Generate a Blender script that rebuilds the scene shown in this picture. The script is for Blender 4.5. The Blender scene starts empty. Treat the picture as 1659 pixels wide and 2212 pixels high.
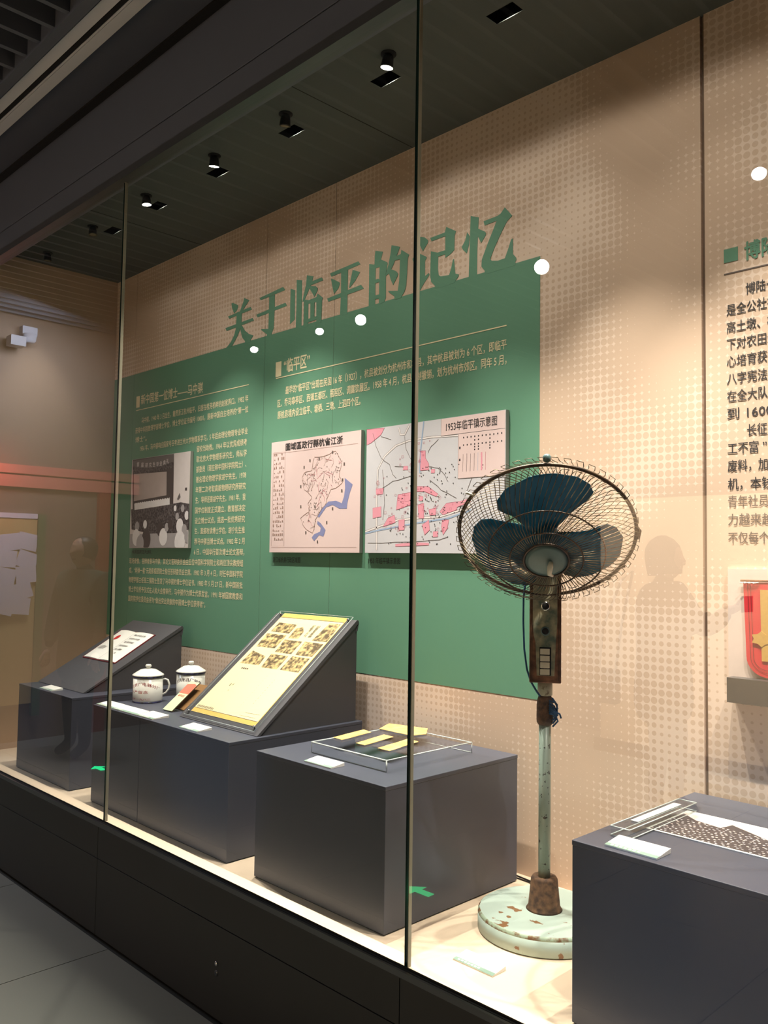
import bpy, bmesh, math, random
from mathutils import Vector, Matrix
from mathutils.geometry import tessellate_polygon
random.seed(7)
PI = math.pi
SC = bpy.context.scene
COL = SC.collection

# ------------------------------------------------------------------ camera
cam_d = bpy.data.cameras.new('camera')
cam = bpy.data.objects.new('camera', cam_d); COL.objects.link(cam)
YAW, PITCH, ROLL = .794, .0567, .0148
_w = Vector((-math.sin(YAW)*math.cos(PITCH), math.cos(YAW)*math.cos(PITCH), math.sin(PITCH)))
_r = Vector((math.cos(YAW), math.sin(YAW), 0)); _u = _r.cross(_w)
_r2 = _r*math.cos(ROLL)+_u*math.sin(ROLL); _u2 = -_r*math.sin(ROLL)+_u*math.cos(ROLL)
cam.matrix_world = Matrix(((_r2.x,_u2.x,-_w.x,0),(_r2.y,_u2.y,-_w.y,-1.6566),(_r2.z,_u2.z,-_w.z,1.5),(0,0,0,1)))
cam_d.sensor_fit = 'HORIZONTAL'; cam_d.sensor_width = 36; cam_d.lens = 36*1848.46/1659
cam_d.clip_start = .05; cam_d.clip_end = 60
SC.camera = cam

# ------------------------------------------------------------------ world, lights, exposure
SC.view_settings.view_transform = 'Standard'; SC.view_settings.look = 'None'
SC.view_settings.gamma = 1; SC.view_settings.use_curve_mapping = False
SC.view_settings.exposure = 0.0
SC.cycles.max_bounces = 8; SC.cycles.transparent_max_bounces = 24; SC.cycles.sample_clamp_indirect = 4
SC.cycles.caustics_reflective = False; SC.cycles.caustics_refractive = False
wd = bpy.data.worlds.new('world'); SC.world = wd; wd.use_nodes = True
wd.node_tree.nodes['Background'].inputs[0].default_value = (.55,.6,.7,1)
wd.node_tree.nodes['Background'].inputs[1].default_value = .012
WARM = (1,.90,.77)
LW, LD, LS = .26, .85, 2.1
LAMPS = [(0,-4.5,.35,.9,8,60),(1,-3.95,.35,.9,22,60),(2,-3.5,.36,1.0,62,72),(3,-2.95,.38,1.1,78,72),(4,-2.4,.22,.7,84,68),(5,-1.75,.24,.7,92,66),(6,-1.30,.40,.9,90,66),(7,-.9,.45,1.0,90,66),(8,-.4,.45,1.0,90,66)]
LAMP_LABELS = ['dark spotlight nearest the left wall under the case ceiling','dark spotlight second from the left wall under the case ceiling',
 'lit spotlight third from the left wall','lit spotlight fourth from the left wall','dark spotlight between the two brighter ones left of the pane joint',
 'lit spotlight just left of the long pane joint','spotlight just right of the pane joint near the top edge','spotlight out toward the top right corner']
ROOM_AREAS = [(-6.2,-1.2,3.3,-7,-.9,1.3,60,.6,.6,(.85,.88,1))]
ROOM_SPOTS = [(-3.1,-3.5,3.3,-3.0,-4.5,.25,1150,72,.7,(1,.88,.74)),(-1.9,-3.5,3.3,-2.0,-4.5,.25,1150,72,.7,(1,.88,.74)),
 (-4.6,-2.4,3.4,-4.6,-2.1,0,55,88,1,(.95,.97,1)),(-2.2,-2.4,3.4,-2.2,-2.1,0,55,88,1,(.95,.97,1)),(-6.4,-2.4,3.4,-6.4,-2.1,0,30,88,1,(1,.96,.9)),
 (-2.4,-2.6,1.0,-2.65,.08,.77,55,18,1,(.22,.55,1)),(-.6,-2.4,1.0,-.80,.08,.66,60,24,1,(.22,.55,1)),(-3.9,-2.6,1.0,-4.2,.08,.80,32,15,1,(.22,.5,1)),  # blue spots added without any fitting, to tint the pedestal fronts
 (-6.72,-.72,2.28,-7.03,-.9,2.1,16,130,1,(1,.16,.1))]  # unseen red spot added to brighten the left end of the red band
def spot(x, y, z, tx, ty, tz, power, size=60, blend=.6, color=WARM, radius=.015):
    l = bpy.data.lights.new('spot_lamp', 'SPOT'); l.energy = power; l.spot_size = math.radians(size); l.spot_blend = blend
    l.color = color; l.shadow_soft_size = radius
    o = bpy.data.objects.new('spot_lamp', l); COL.objects.link(o); o.location = (x,y,z)
    o.rotation_euler = (Vector((tx,ty,tz))-Vector((x,y,z))).to_track_quat('-Z','Y').to_euler()
    return o
def area(x, y, z, tx, ty, tz, power, sx, sy, color=(1,.9,.78)):
    l = bpy.data.lights.new('area_lamp', 'AREA'); l.energy = power; l.shape = 'RECTANGLE'; l.size = sx; l.size_y = sy; l.color = color
    o = bpy.data.objects.new('area_lamp', l); COL.objects.link(o); o.location = (x,y,z)
    o.rotation_euler = (Vector((tx,ty,tz))-Vector((x,y,z))).to_track_quat('-Z','Y').to_euler()
    return o
ZC, ZF, D, XL = 3.161, .4466, .7637, -4.8        # case ceiling, case floor, back wall, left wall
OPEN_X = [-4.04,-3.595,-3.088,-2.578,-2.058,-1.545,-1.04,-.535,-.03,.475]
OPEN_P = [5,9,12,13.5,14.5,14.5,15,16,14,10]
for x, p in zip(OPEN_X, OPEN_P):                  # lamps recessed in the ceiling openings wash the wall
    spot(x, .335, ZC+.016, x, .60, 1.3, p*LW, 140, .5, WARM, .006)
    spot(x, .340, ZC+.020, x, .70, 1.0, p*LD, 84, 1, WARM, .012)
LAMP_X = [-4.60,-4.06,-3.525,-2.965,-2.49,-1.945,-1.40,-.86,-.32]
# adjustable lamps hanging below the case ceiling: (index, aim, power, cone)
for i, tx, ty, tz, p, s in LAMPS:
    spot(LAMP_X[i], .245, ZC-.06, tx, ty, tz, p*LS, s, .75, WARM, .009)
# the room: weak ceiling wash, light on the opposite display wall, added blue and red spots
for a in ROOM_AREAS: area(*a)
for a in ROOM_SPOTS: spot(*a)

# ------------------------------------------------------------------ materials
def newmat(name):
    m = bpy.data.materials.new(name); m.use_nodes = True
    nt = m.node_tree; b = nt.nodes['Principled BSDF']; return m, nt, b
def mat(name, col, rough=.6, metal=0, var=.06, scale=30, bump=0, spec=.5, emit=None, es=0, alpha=None):
    m, nt, b = newmat(name)
    c = (*col,1)
    n = nt.nodes.new('ShaderNodeTexNoise'); n.inputs['Scale'].default_value = scale; n.inputs['Detail'].default_value = 4
    g = nt.nodes.new('ShaderNodeNewGeometry'); nt.links.new(g.outputs['Position'], n.inputs['Vector'])
    r = nt.nodes.new('ShaderNodeMapRange'); r.inputs['To Min'].default_value = 1-var; r.inputs['To Max'].default_value = 1+var
    nt.links.new(n.outputs['Fac'], r.inputs['Value'])
    mx = nt.nodes.new('ShaderNodeMix'); mx.data_type = 'RGBA'; mx.blend_type = 'MULTIPLY'; mx.inputs['Factor'].default_value = 1
    mx.inputs['A'].default_value = c; nt.links.new(r.outputs[0], mx.inputs['B']); nt.links.new(mx.outputs['Result'], b.inputs['Base Color'])
    b.inputs['Roughness'].default_value = rough; b.inputs['Metallic'].default_value = metal
    b.inputs['Specular IOR Level'].default_value = spec
    if bump:
        bp = nt.nodes.new('ShaderNodeBump'); bp.inputs['Strength'].default_value = bump; bp.inputs['Distance'].default_value = .003
        nt.links.new(n.outputs['Fac'], bp.inputs['Height']); nt.links.new(bp.outputs[0], b.inputs['Normal'])
    if emit: b.inputs['Emission Color'].default_value = (*emit,1); b.inputs['Emission Strength'].default_value = es
    return m
def srgb(r, g, b):
    f = lambda c: (c/255/12.92 if c/255 <= .04045 else ((c/255+.055)/1.055)**2.4)
    return (f(r), f(g), f(b))
def two_tone(name, c1, c2, scale, lo, hi, rough=.6, metal=0, bump=.2, detail=6, extra=None):
    m, nt, b = newmat(name)
    g = nt.nodes.new('ShaderNodeNewGeometry')
    n = nt.nodes.new('ShaderNodeTexNoise'); n.inputs['Scale'].default_value = scale; n.inputs['Detail'].default_value = detail
    nt.links.new(g.outputs['Position'], n.inputs['Vector'])
    r = nt.nodes.new('ShaderNodeValToRGB'); r.color_ramp.elements[0].position = lo; r.color_ramp.elements[1].position = hi
    r.color_ramp.elements[0].color = (*c1,1); r.color_ramp.elements[1].color = (*c2,1)
    nt.links.new(n.outputs['Fac'], r.inputs[0]); nt.links.new(r.outputs[0], b.inputs['Base Color'])
    b.inputs['Roughness'].default_value = rough; b.inputs['Metallic'].default_value = metal
    bp = nt.nodes.new('ShaderNodeBump'); bp.inputs['Strength'].default_value = bump; bp.inputs['Distance'].default_value = .001
    nt.links.new(n.outputs['Fac'], bp.inputs['Height']); nt.links.new(bp.outputs[0], b.inputs['Normal'])
    return m
def halftone_mat():
    m, nt, b = newmat('halftone_wallpaper')
    N, L = nt.nodes.new, nt.links.new
    def math_(op, a=None, c=None, bval=None):
        n = N('ShaderNodeMath'); n.operation = op
        if a is not None: L(a, n.inputs[0])
        if c is not None: L(c, n.inputs[1])
        if bval is not None: n.inputs[1].default_value = bval
        return n.outputs[0]
    g = N('ShaderNodeNewGeometry'); s = N('ShaderNodeSeparateXYZ'); L(g.outputs['Position'], s.inputs[0])
    pitch = .0245
    def cell(o):
        v = math_('DIVIDE', o, bval=pitch); v = math_('FRACT', math_('ADD', v, bval=200.)); return math_('SUBTRACT', v, bval=.5)
    cx, cz = cell(s.outputs[0]), cell(s.outputs[2])
    d = math_('SQRT', math_('ADD', math_('MULTIPLY', cx, cx), math_('MULTIPLY', cz, cz)))
    sn = N('ShaderNodeVectorMath'); sn.operation = 'SNAP'; sn.inputs[1].default_value = (pitch,pitch,pitch); L(g.outputs['Position'], sn.inputs[0])
    n = N('ShaderNodeTexNoise'); n.inputs['Scale'].default_value = 1.7; n.inputs['Detail'].default_value = 2.5; n.inputs['Roughness'].default_value = .62
    L(sn.outputs[0], n.inputs['Vector'])
    r = N('ShaderNodeMapRange'); r.inputs['From Min'].default_value = .34; r.inputs['From Max'].default_value = .66
    r.inputs['To Min'].default_value = .14; r.inputs['To Max'].default_value = .76; L(n.outputs['Fac'], r.inputs['Value'])
    k = math_('SUBTRACT', r.outputs[0], d)
    k = math_('MULTIPLY', k, bval=14.); k2 = N('ShaderNodeClamp'); k = math_('ADD', k, bval=.5); L(k, k2.inputs[0])
    mx = N('ShaderNodeMix'); mx.data_type = 'RGBA'; L(k2.outputs[0], mx.inputs['Factor'])
    mx.inputs['A'].default_value = (*srgb(222,200,184),1); mx.inputs['B'].default_value = (*srgb(204,178,158),1)
    L(mx.outputs['Result'], b.inputs['Base Color']); b.inputs['Roughness'].default_value = .75; b.inputs['Specular IOR Level'].default_value = .2
    return m
def glass_mat(name='case_glass', tint=(.92,.96,.94), scale=1.9):
    m = bpy.data.materials.new(name); m.use_nodes = True; nt = m.node_tree; nt.nodes.clear()
    N, L = nt.nodes.new, nt.links.new
    out = N('ShaderNodeOutputMaterial'); mx = N('ShaderNodeMixShader'); t = N('ShaderNodeBsdfTransparent'); gl = N('ShaderNodeBsdfGlossy')
    t.inputs[0].default_value = (*tint,1); gl.inputs['Roughness'].default_value = 0
    g = N('ShaderNodeNewGeometry'); dt = N('ShaderNodeVectorMath'); dt.operation = 'DOT_PRODUCT'
    L(g.outputs['Normal'], dt.inputs[0]); L(g.outputs['Incoming'], dt.inputs[1])
    def M(op, a, v=None):
        n = N('ShaderNodeMath'); n.operation = op; L(a, n.inputs[0])
        if v is not None: n.inputs[1].default_value = v
        return n
    a = M('ABSOLUTE', dt.outputs['Value']); s = N('ShaderNodeMath'); s.operation = 'SUBTRACT'; s.inputs[0].default_value = 1; L(a.outputs[0], s.inputs[1])
    p = M('POWER', s.outputs[0], 5); q = M('MULTIPLY', p.outputs[0], .96); r = M('ADD', q.outputs[0], .04); r2 = M('MULTIPLY', r.outputs[0], scale); r2.use_clamp = True
    L(r2.outputs[0], mx.inputs[0]); L(t.outputs[0], mx.inputs[1]); L(gl.outputs[0], mx.inputs[2]); L(mx.outputs[0], out.inputs[0])
    return m
def acrylic_mat():
    m, nt, b = newmat('clear_acrylic')
    m2 = glass_mat('clear_acrylic_sheet', (.93,.95,.95), 1.0); bpy.data.materials.remove(m); return m2
def blade_mat():
    m = mat('translucent_teal_blade', srgb(40,88,104), rough=.3, var=.12, scale=14); nt = m.node_tree
    tr = nt.nodes.new('ShaderNodeBsdfTranslucent'); tr.inputs[0].default_value = (*srgb(44,104,122),1)
    mx = nt.nodes.new('ShaderNodeMixShader'); mx.inputs[0].default_value = .5
    nt.links.new(nt.nodes['Principled BSDF'].outputs[0], mx.inputs[1]); nt.links.new(tr.outputs[0], mx.inputs[2])
    nt.links.new(mx.outputs[0], nt.nodes['Material Output'].inputs[0]); return m
def dyn(name, rgb, **k): return mat(name, srgb(*rgb), **k)
GREEN, CREAM_INK = (52,112,84), (226,214,176)
M = dict(
 wall=halftone_mat(), sidewall=dyn('side_wall_paint',(196,170,146), rough=.8, var=.02),
 seam=dyn('seam_shadow_gap',(128,108,94), rough=.9),
 green=dyn('green_print',(94,142,118), rough=.6, var=.015, scale=3), ink=dyn('cream_ink',(236,222,186), rough=.6, var=.01), darkink=dyn('dark_ink',(52,48,50), rough=.6, var=.02),
 greydark=dyn('grey_ink',(96,84,80), rough=.6), white=dyn('white_card',(245,243,238), rough=.5, var=.01), base=dyn('case_floor_board',(238,216,192), rough=.45, var=.015, scale=4),
 ped=dyn('navy_pedestal_paint',(70,73,87), rough=.42, var=.04, scale=60, spec=.5), slope=dyn('dark_grey_slope_paint',(76,75,80), rough=.55, var=.03, spec=.4),
 black=dyn('black_panel',(34,34,33), rough=.5, var=.08, scale=8), deepblack=dyn('black_recess',(8,8,8), rough=.9), ceil=dyn('case_ceiling_paint',(76,82,80), rough=.7, var=.04, scale=6),  # one deep black shared by recesses, grooves and gaskets
 fascia=dyn('charcoal_fascia',(82,87,98), rough=.55, var=.05, scale=6), alu=dyn('painted_silver_track',(206,208,214), rough=.5, var=.03), dalu=dyn('dark_aluminium',(92,94,96), rough=.35, metal=.7, var=.05),
 tile=dyn('grey_floor_tile',(124,126,120), rough=.45, var=.06, scale=2), grout=dyn('dark_grout',(50,50,48), rough=.9),
 glass=glass_mat(), gedge=dyn('green_glass_edge',(20,42,38), rough=.15, var=.02), gbright=dyn('polished_glass_edge',(150,146,128), rough=.2, var=.05),
 acrylic=glass_mat('clear_acrylic', (.94,.96,.96), 1.0), aedge=dyn('acrylic_edge',(214,222,220), rough=.25, var=.02),
 chrome=dyn('polished_steel',(210,210,208), rough=.2, metal=1, var=.02),
 mapwhite=dyn('map_paper_pinkish',(220,196,196), rough=.55, var=.01), mapgrey=dyn('map_paper_greyblue',(200,198,206), rough=.55, var=.02), boardedge=dyn('board_edge',(150,150,146), rough=.7),
 pink=dyn('map_pink',(222,150,168), rough=.6), road=dyn('map_road_white',(226,218,220), rough=.6), stream=dyn('map_stream_blue',(150,170,200), rough=.6), ribbon=dyn('map_river_violet',(128,132,176), rough=.6),
 palesheet=dyn('pale_mounting_sheet',(214,196,188), rough=.5), redline=dyn('map_red_line',(176,70,96), rough=.6), brownline=dyn('map_brown_line',(150,120,110), rough=.6),
 red=dyn('red_velvet',(196,36,48), rough=.8, var=.08, scale=80), darkred=dyn('dark_red_cover',(120,28,36), rough=.5), sealred=dyn('seal_red',(206,44,44), rough=.5), gold=dyn('gold_thread',(190,150,80), rough=.6, var=.12, scale=120),
 news=dyn('yellowed_newsprint',(250,232,180), rough=.6, var=.05, scale=9), newsedge=dyn('orange_aged_margin',(236,182,98), rough=.6, var=.05), 
 halfp=two_tone('news_photo_print', srgb(92,74,52), srgb(226,196,136), 55, .42,.62, .7, bump=0), 
 ration=two_tone('aged_orange_paper', srgb(230,176,98), srgb(242,196,124), 30, .4,.65, .7, bump=.1),
 enamel=dyn('white_enamel',(236,234,228), rough=.18, var=.02, scale=40), enrim=two_tone('navy_enamel_rim', srgb(16,16,22), srgb(54,56,104), 90, .42,.5, .25, bump=.1), mugred=dyn('faded_red_print',(196,96,100), rough=.4), mugdark=dyn('maroon_print',(84,44,52), rough=.4),
 teal=two_tone('chipped_teal_paint', srgb(110,84,58), srgb(142,176,160), 46, .355,.375, .35), 
 base_teal=two_tone('rusted_teal_base_paint', srgb(134,98,66), srgb(178,196,188), 17, .335,.355, .3), rim_rust=two_tone('flaking_rim', srgb(112,78,50), srgb(166,186,166), 30, .42,.52, .5),
 pole=two_tone('spotted_pole_paint', srgb(36,34,32), srgb(142,160,150), 85, .35,.365, .35), rust=two_tone('rusty_iron', srgb(62,44,34), srgb(120,88,62), 60, .35,.7, .85, bump=.7),
 blade=blade_mat(), wire=two_tone('tarnished_wire', srgb(58,46,36), srgb(128,112,84), 40, .4,.6, .35, .6), ring=two_tone('dark_brown_ring', srgb(44,34,30), srgb(88,70,54), 35, .4,.6, .4, .4),
 wood=two_tone('worn_brown_casing', srgb(84,54,40), srgb(150,106,78), 38, .35,.7, .45), facep=two_tone('worn_metal_face', srgb(92,110,100), srgb(184,176,148), 26, .38,.62, .5), key=dyn('grey_switch_key',(228,222,206), rough=.4), cap=dyn('teal_grey_cap',(96,122,124), rough=.35, var=.15, scale=30),
 sleeve=two_tone('chipped_cream_sleeve', srgb(120,110,90), srgb(186,186,166), 40, .33,.4, .4), bluecord=dyn('blue_nylon_cord',(20,70,112), rough=.6, var=.2, scale=200), cord=dyn('black_power_cord',(24,22,22), rough=.5),
 lens=mat('lit_lamp_lens', (1,.95,.85), emit=(1,.93,.8), es=9), dlens=dyn('unlit_lamp_lens',(120,112,92), rough=.25), lampbody=dyn('black_lamp_body',(14,14,14), rough=.4),
 roomlens=mat('lit_track_lens', (1,1,1), emit=(1,.96,.9), es=120), exitgreen=mat('lit_green_arrow', (.0,.4,.2), emit=(.0,1,.32), es=5), redglow=mat('lit_red_band', (.45,.16,.12), emit=(1,.16,.10), es=.22),
 roomwall=dyn('room_wall_grey',(120,104,90), rough=.8), oppo=dyn('opposite_display_beige',(226,198,166), rough=.8), board=dyn('cream_board',(206,180,120), rough=.8, var=.05), note=dyn('white_note_paper',(226,226,240), rough=.7, var=.04), gframe=dyn('green_board_frame',(64,110,74), rough=.6), redpanel=dyn('red_lacquer_panel',(150,40,30), rough=.5),
 coat=dyn('dark_coat_cloth',(44,42,44), rough=.9, var=.1, scale=50), skin=dyn('skin',(190,146,122), rough=.6, var=.03), trousers=dyn('dark_trousers',(30,30,36), rough=.9), hair=dyn('black_hair',(18,16,16), rough=.5), bag=dyn('brown_bag',(70,50,36), rough=.5), olive=dyn('olive_coat_cloth',(70,84,70), rough=.9),
 phc=dyn('photo_dark_curtain',(70,62,64), rough=.4), phv=dyn('photo_valance',(98,92,94), rough=.4), phs=dyn('photo_screen',(176,160,158), rough=.4), phw=dyn('photo_pale_wall',(214,204,206), rough=.4), pht=dyn('photo_white_table',(228,222,226), rough=.4), pha=two_tone('photo_audience', srgb(40,36,40), srgb(104,96,100), 90,.4,.65,.4,bump=0), phg=dyn('photo_grey_shirts',(164,158,162), rough=.4),
 crowd=two_tone('crowd_photo_print', srgb(46,38,30), srgb(232,220,200), 130,.52,.58,.35,bump=0), paleprint=dyn('pale_photo_sky',(226,206,200), rough=.35), palegreen=dyn('pale_green_cover',(196,214,176), rough=.6), brownpage=dyn('brown_page_edges',(132,96,56), rough=.8, var=.2, scale=150), salmon=dyn('salmon_print',(222,112,92), rough=.6),
 bandgreen=dyn('grey_green_band',(136,164,150), rough=.5), plastic=dyn('white_plastic',(200,204,214), rough=.4),
)

# ------------------------------------------------------------------ mesh helpers
class MB:
    def __init__(s): s.v=[]; s.f=[]; s.m=[]; s.sm=[]; s.mats=[]
    def mi(s, m):
        if m not in s.mats: s.mats.append(m)
        return s.mats.index(m)
    def add(s, vs, fs, m, smooth=False):
        k=len(s.v); i=s.mi(m); s.v += [tuple(v) for v in vs]
        for f in fs: s.f.append([k+j for j in f]); s.m.append(i); s.sm.append(smooth)
        return s
    def box(s, x0,x1,y0,y1,z0,z1, m):
        vs=[(x,y,z) for z in (z0,z1) for y in (y0,y1) for x in (x0,x1)]
        return s.add(vs,[(0,2,3,1),(4,5,7,6),(0,1,5,4),(2,6,7,3),(0,4,6,2),(1,3,7,5)],m)
    def prism(s, poly, a, b, m, cap=True):            # poly in YZ, extruded along X a..b
        n=len(poly); vs=[(a,y,z) for y,z in poly]+[(b,y,z) for y,z in poly]
        fs=[(i,(i+1)%n,n+(i+1)%n,n+i) for i in range(n)]+[tuple(range(n))[::-1],tuple(range(n,2*n))]
        return s.add(vs,fs,m)
    def lathe(s, prof, c, m, ax=None, seg=32, smooth=True):   # prof [(r,h)] around axis ax through c
        ax=Vector(ax or (0,0,1)).normalized(); u=ax.orthogonal().normalized(); w=ax.cross(u); c=Vector(c); vs=[]
        for r,h in prof:
            for i in range(seg):
                a=2*PI*i/seg; vs.append(c+ax*h+(u*math.cos(a)+w*math.sin(a))*r)
        fs=[]
        for j in range(len(prof)-1):
            for i in range(seg): fs.append((j*seg+i,j*seg+(i+1)%seg,(j+1)*seg+(i+1)%seg,(j+1)*seg+i))
        if prof[0][0]>1e-6: fs.append(tuple(range(seg))[::-1])
        if prof[-1][0]>1e-6: fs.append(tuple((len(prof)-1)*seg+i for i in range(seg)))
        return s.add(vs,fs,m,smooth)
    def tube(s, pts, r, m, seg=6, closed=False):
        P=[Vector(p) for p in pts]; n=len(P); vs=[]; up=None
        for i,p in enumerate(P):
            a=P[(i-1)%n] if closed or i else p; b=P[(i+1)%n] if closed or i<n-1 else p
            t=(b-a).normalized()
            if up is None: up=t.orthogonal().normalized()
            else: up=(up-t*up.dot(t)); up = up.normalized() if up.length>1e-5 else t.orthogonal().normalized()
            q=t.cross(up)
            rr=r[i] if isinstance(r,(list,tuple)) else r
            for k in range(seg):
                an=2*PI*k/seg; vs.append(p+(up*math.cos(an)+q*math.sin(an))*rr)
        fs=[]
        for i in range(n if closed else n-1):
            j=(i+1)%n
            for k in range(seg): fs.append((i*seg+k,i*seg+(k+1)%seg,j*seg+(k+1)%seg,j*seg+k))
        if not closed: fs += [tuple(range(seg))[::-1], tuple((n-1)*seg+k for k in range(seg))]
        return s.add(vs,fs,m,True)
    def poly(s, pts, m):                                # any planar 3D polygon
        V=[Vector(p) for p in pts]; t=tessellate_polygon([V]); return s.add(V,[tuple(x) for x in t],m)
    def slab(s, pts2, fr, th, m):                       # extruded 2D polygon in frame fr=(O,ux,uy,n)
        O,ux,uy,n=fr; A=[O+ux*a+uy*b for a,b in pts2]; B=[p+n*th for p in A]; k=len(A)
        t=[tuple(x) for x in tessellate_polygon([[Vector((a,b,0)) for a,b in pts2]])]
        fs=t+[tuple(k+j for j in x) for x in t]+[(i,(i+1)%k,k+(i+1)%k,k+i) for i in range(k)]
        return s.add(A+B,fs,m)
    def build(s, name, parent=None, bevel=0):
        me=bpy.data.meshes.new(name); me.from_pydata(s.v,[],s.f); me.update()
        for m in s.mats: me.materials.append(M[m] if isinstance(m,str) else m)
        me.polygons.foreach_set('material_index', s.m); me.polygons.foreach_set('use_smooth', s.sm)
        bm=bmesh.new(); bm.from_mesh(me); bmesh.ops.recalc_face_normals(bm, faces=bm.faces)
        bm.to_mesh(me); bm.free()
        o=bpy.data.objects.new(name, me); COL.objects.link(o)
        if parent: put(o, parent)
        if bevel:
            md=o.modifiers.new('bevel','BEVEL'); md.width=bevel; md.segments=2; md.limit_method='ANGLE'; md.angle_limit=.6
        return o
def put(o, parent):                                     # parent keeping the world place
    o.parent=parent
    if parent.parent is None: o.matrix_parent_inverse = Matrix.Translation(parent.location).inverted()
def tag(o, label=None, cat=None, group=None, kind=None):
    if label: o['label']=label
    if cat: o['category']=cat
    if group: o['group']=group
    if kind: o['kind']=kind
    return o
def thing(name, loc, label, cat, group=None):
    o=bpy.data.objects.new(name,None); COL.objects.link(o); o.location=loc; o.empty_display_size=.05
    return tag(o,label,cat,group)
def struct(o): o['kind']='structure'; return o
def sempty(name, loc=(0,0,0)):
    o=bpy.data.objects.new(name,None); COL.objects.link(o); o.location=loc; o['kind']='structure'; return o
WALLN = Vector((0,-1,0))
def wfr(y): return (Vector((0,y,0)), Vector((1,0,0)), Vector((0,0,1)), WALLN)
TXT_CACHE={}
def text_data(s, bold):
    key=(s,bold)
    if key in TXT_CACHE: return TXT_CACHE[key]
    c=bpy.data.curves.new('t','FONT'); c.body=s; c.size=1; c.offset=bold; c.resolution_u=2; c.fill_mode='FRONT'
    o=bpy.data.objects.new('t',c); COL.objects.link(o)
    dg=bpy.context.evaluated_depsgraph_get(); me=bpy.data.meshes.new_from_object(o.evaluated_get(dg))
    vs=[(v.co.x,v.co.y) for v in me.vertices]; fs=[tuple(p.vertices) for p in me.polygons]
    bpy.data.objects.remove(o); bpy.data.curves.remove(c); bpy.data.meshes.remove(me)
    TXT_CACHE[key]=(vs,fs); return vs,fs
def text(mb, s, fr, x0, y0, x1, h, m, bold=.0, y1=None, lift=.0006, curve=None):
    """writes s from (x0,y0) to (x1,y1) baseline-low, glyph height h"""
    vs,fs=text_data(s,0)
    if not vs: return
    ax=min(v[0] for v in vs); bx=max(v[0] for v in vs); ay=-.12; by=.88
    O,ux,uy,n=fr; out=[]
    y1 = y0 if y1 is None else y1
    for a,b in vs:
        t=(a-ax)/(bx-ax); xx=x0+(x1-x0)*t; yy=(b-ay)/(by-ay)*h + y0+(y1-y0)*t
        if curve: yy += curve(t)
        out.append(O+ux*xx+uy*yy+n*lift)
    mb.add(out,fs,m)
    if bold:
        e=bold*h*.9
        for dx,dy,k in ((e,0,1),(-e,0,2),(0,e,3),(0,-e,4)): mb.add([p+ux*dx+uy*dy+n*(.00004*k) for p in out],fs,m)
def line2(mb, pts, w, fr, lift, m):                     # flat ribbon polyline
    O,ux,uy,n=fr; k=len(pts); L=[];R=[]
    for i,(a,b) in enumerate(pts):
        p=pts[max(i-1,0)]; q=pts[min(i+1,k-1)]; dx,dy=q[0]-p[0],q[1]-p[1]; l=math.hypot(dx,dy) or 1
        nx,ny=-dy/l*w/2,dx/l*w/2; L.append(O+ux*(a+nx)+uy*(b+ny)+n*lift); R.append(O+ux*(a-nx)+uy*(b-ny)+n*lift)
    mb.add(L+R,[(i,i+1,k+i+1,k+i) for i in range(k-1)],m)
def flat(mb, pts, fr, lift, m):
    O,ux,uy,n=fr; mb.poly([O+ux*a+uy*b+n*lift for a,b in pts],m)
def rect2(x0,x1,y0,y1): return [(x0,y0),(x1,y0),(x1,y1),(x0,y1)]
def copy_tree(o, parent=None):
    c=o.copy(); COL.objects.link(c); c.parent=parent
    for ch in list(o.children): copy_tree(ch,c)
    return c
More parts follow.
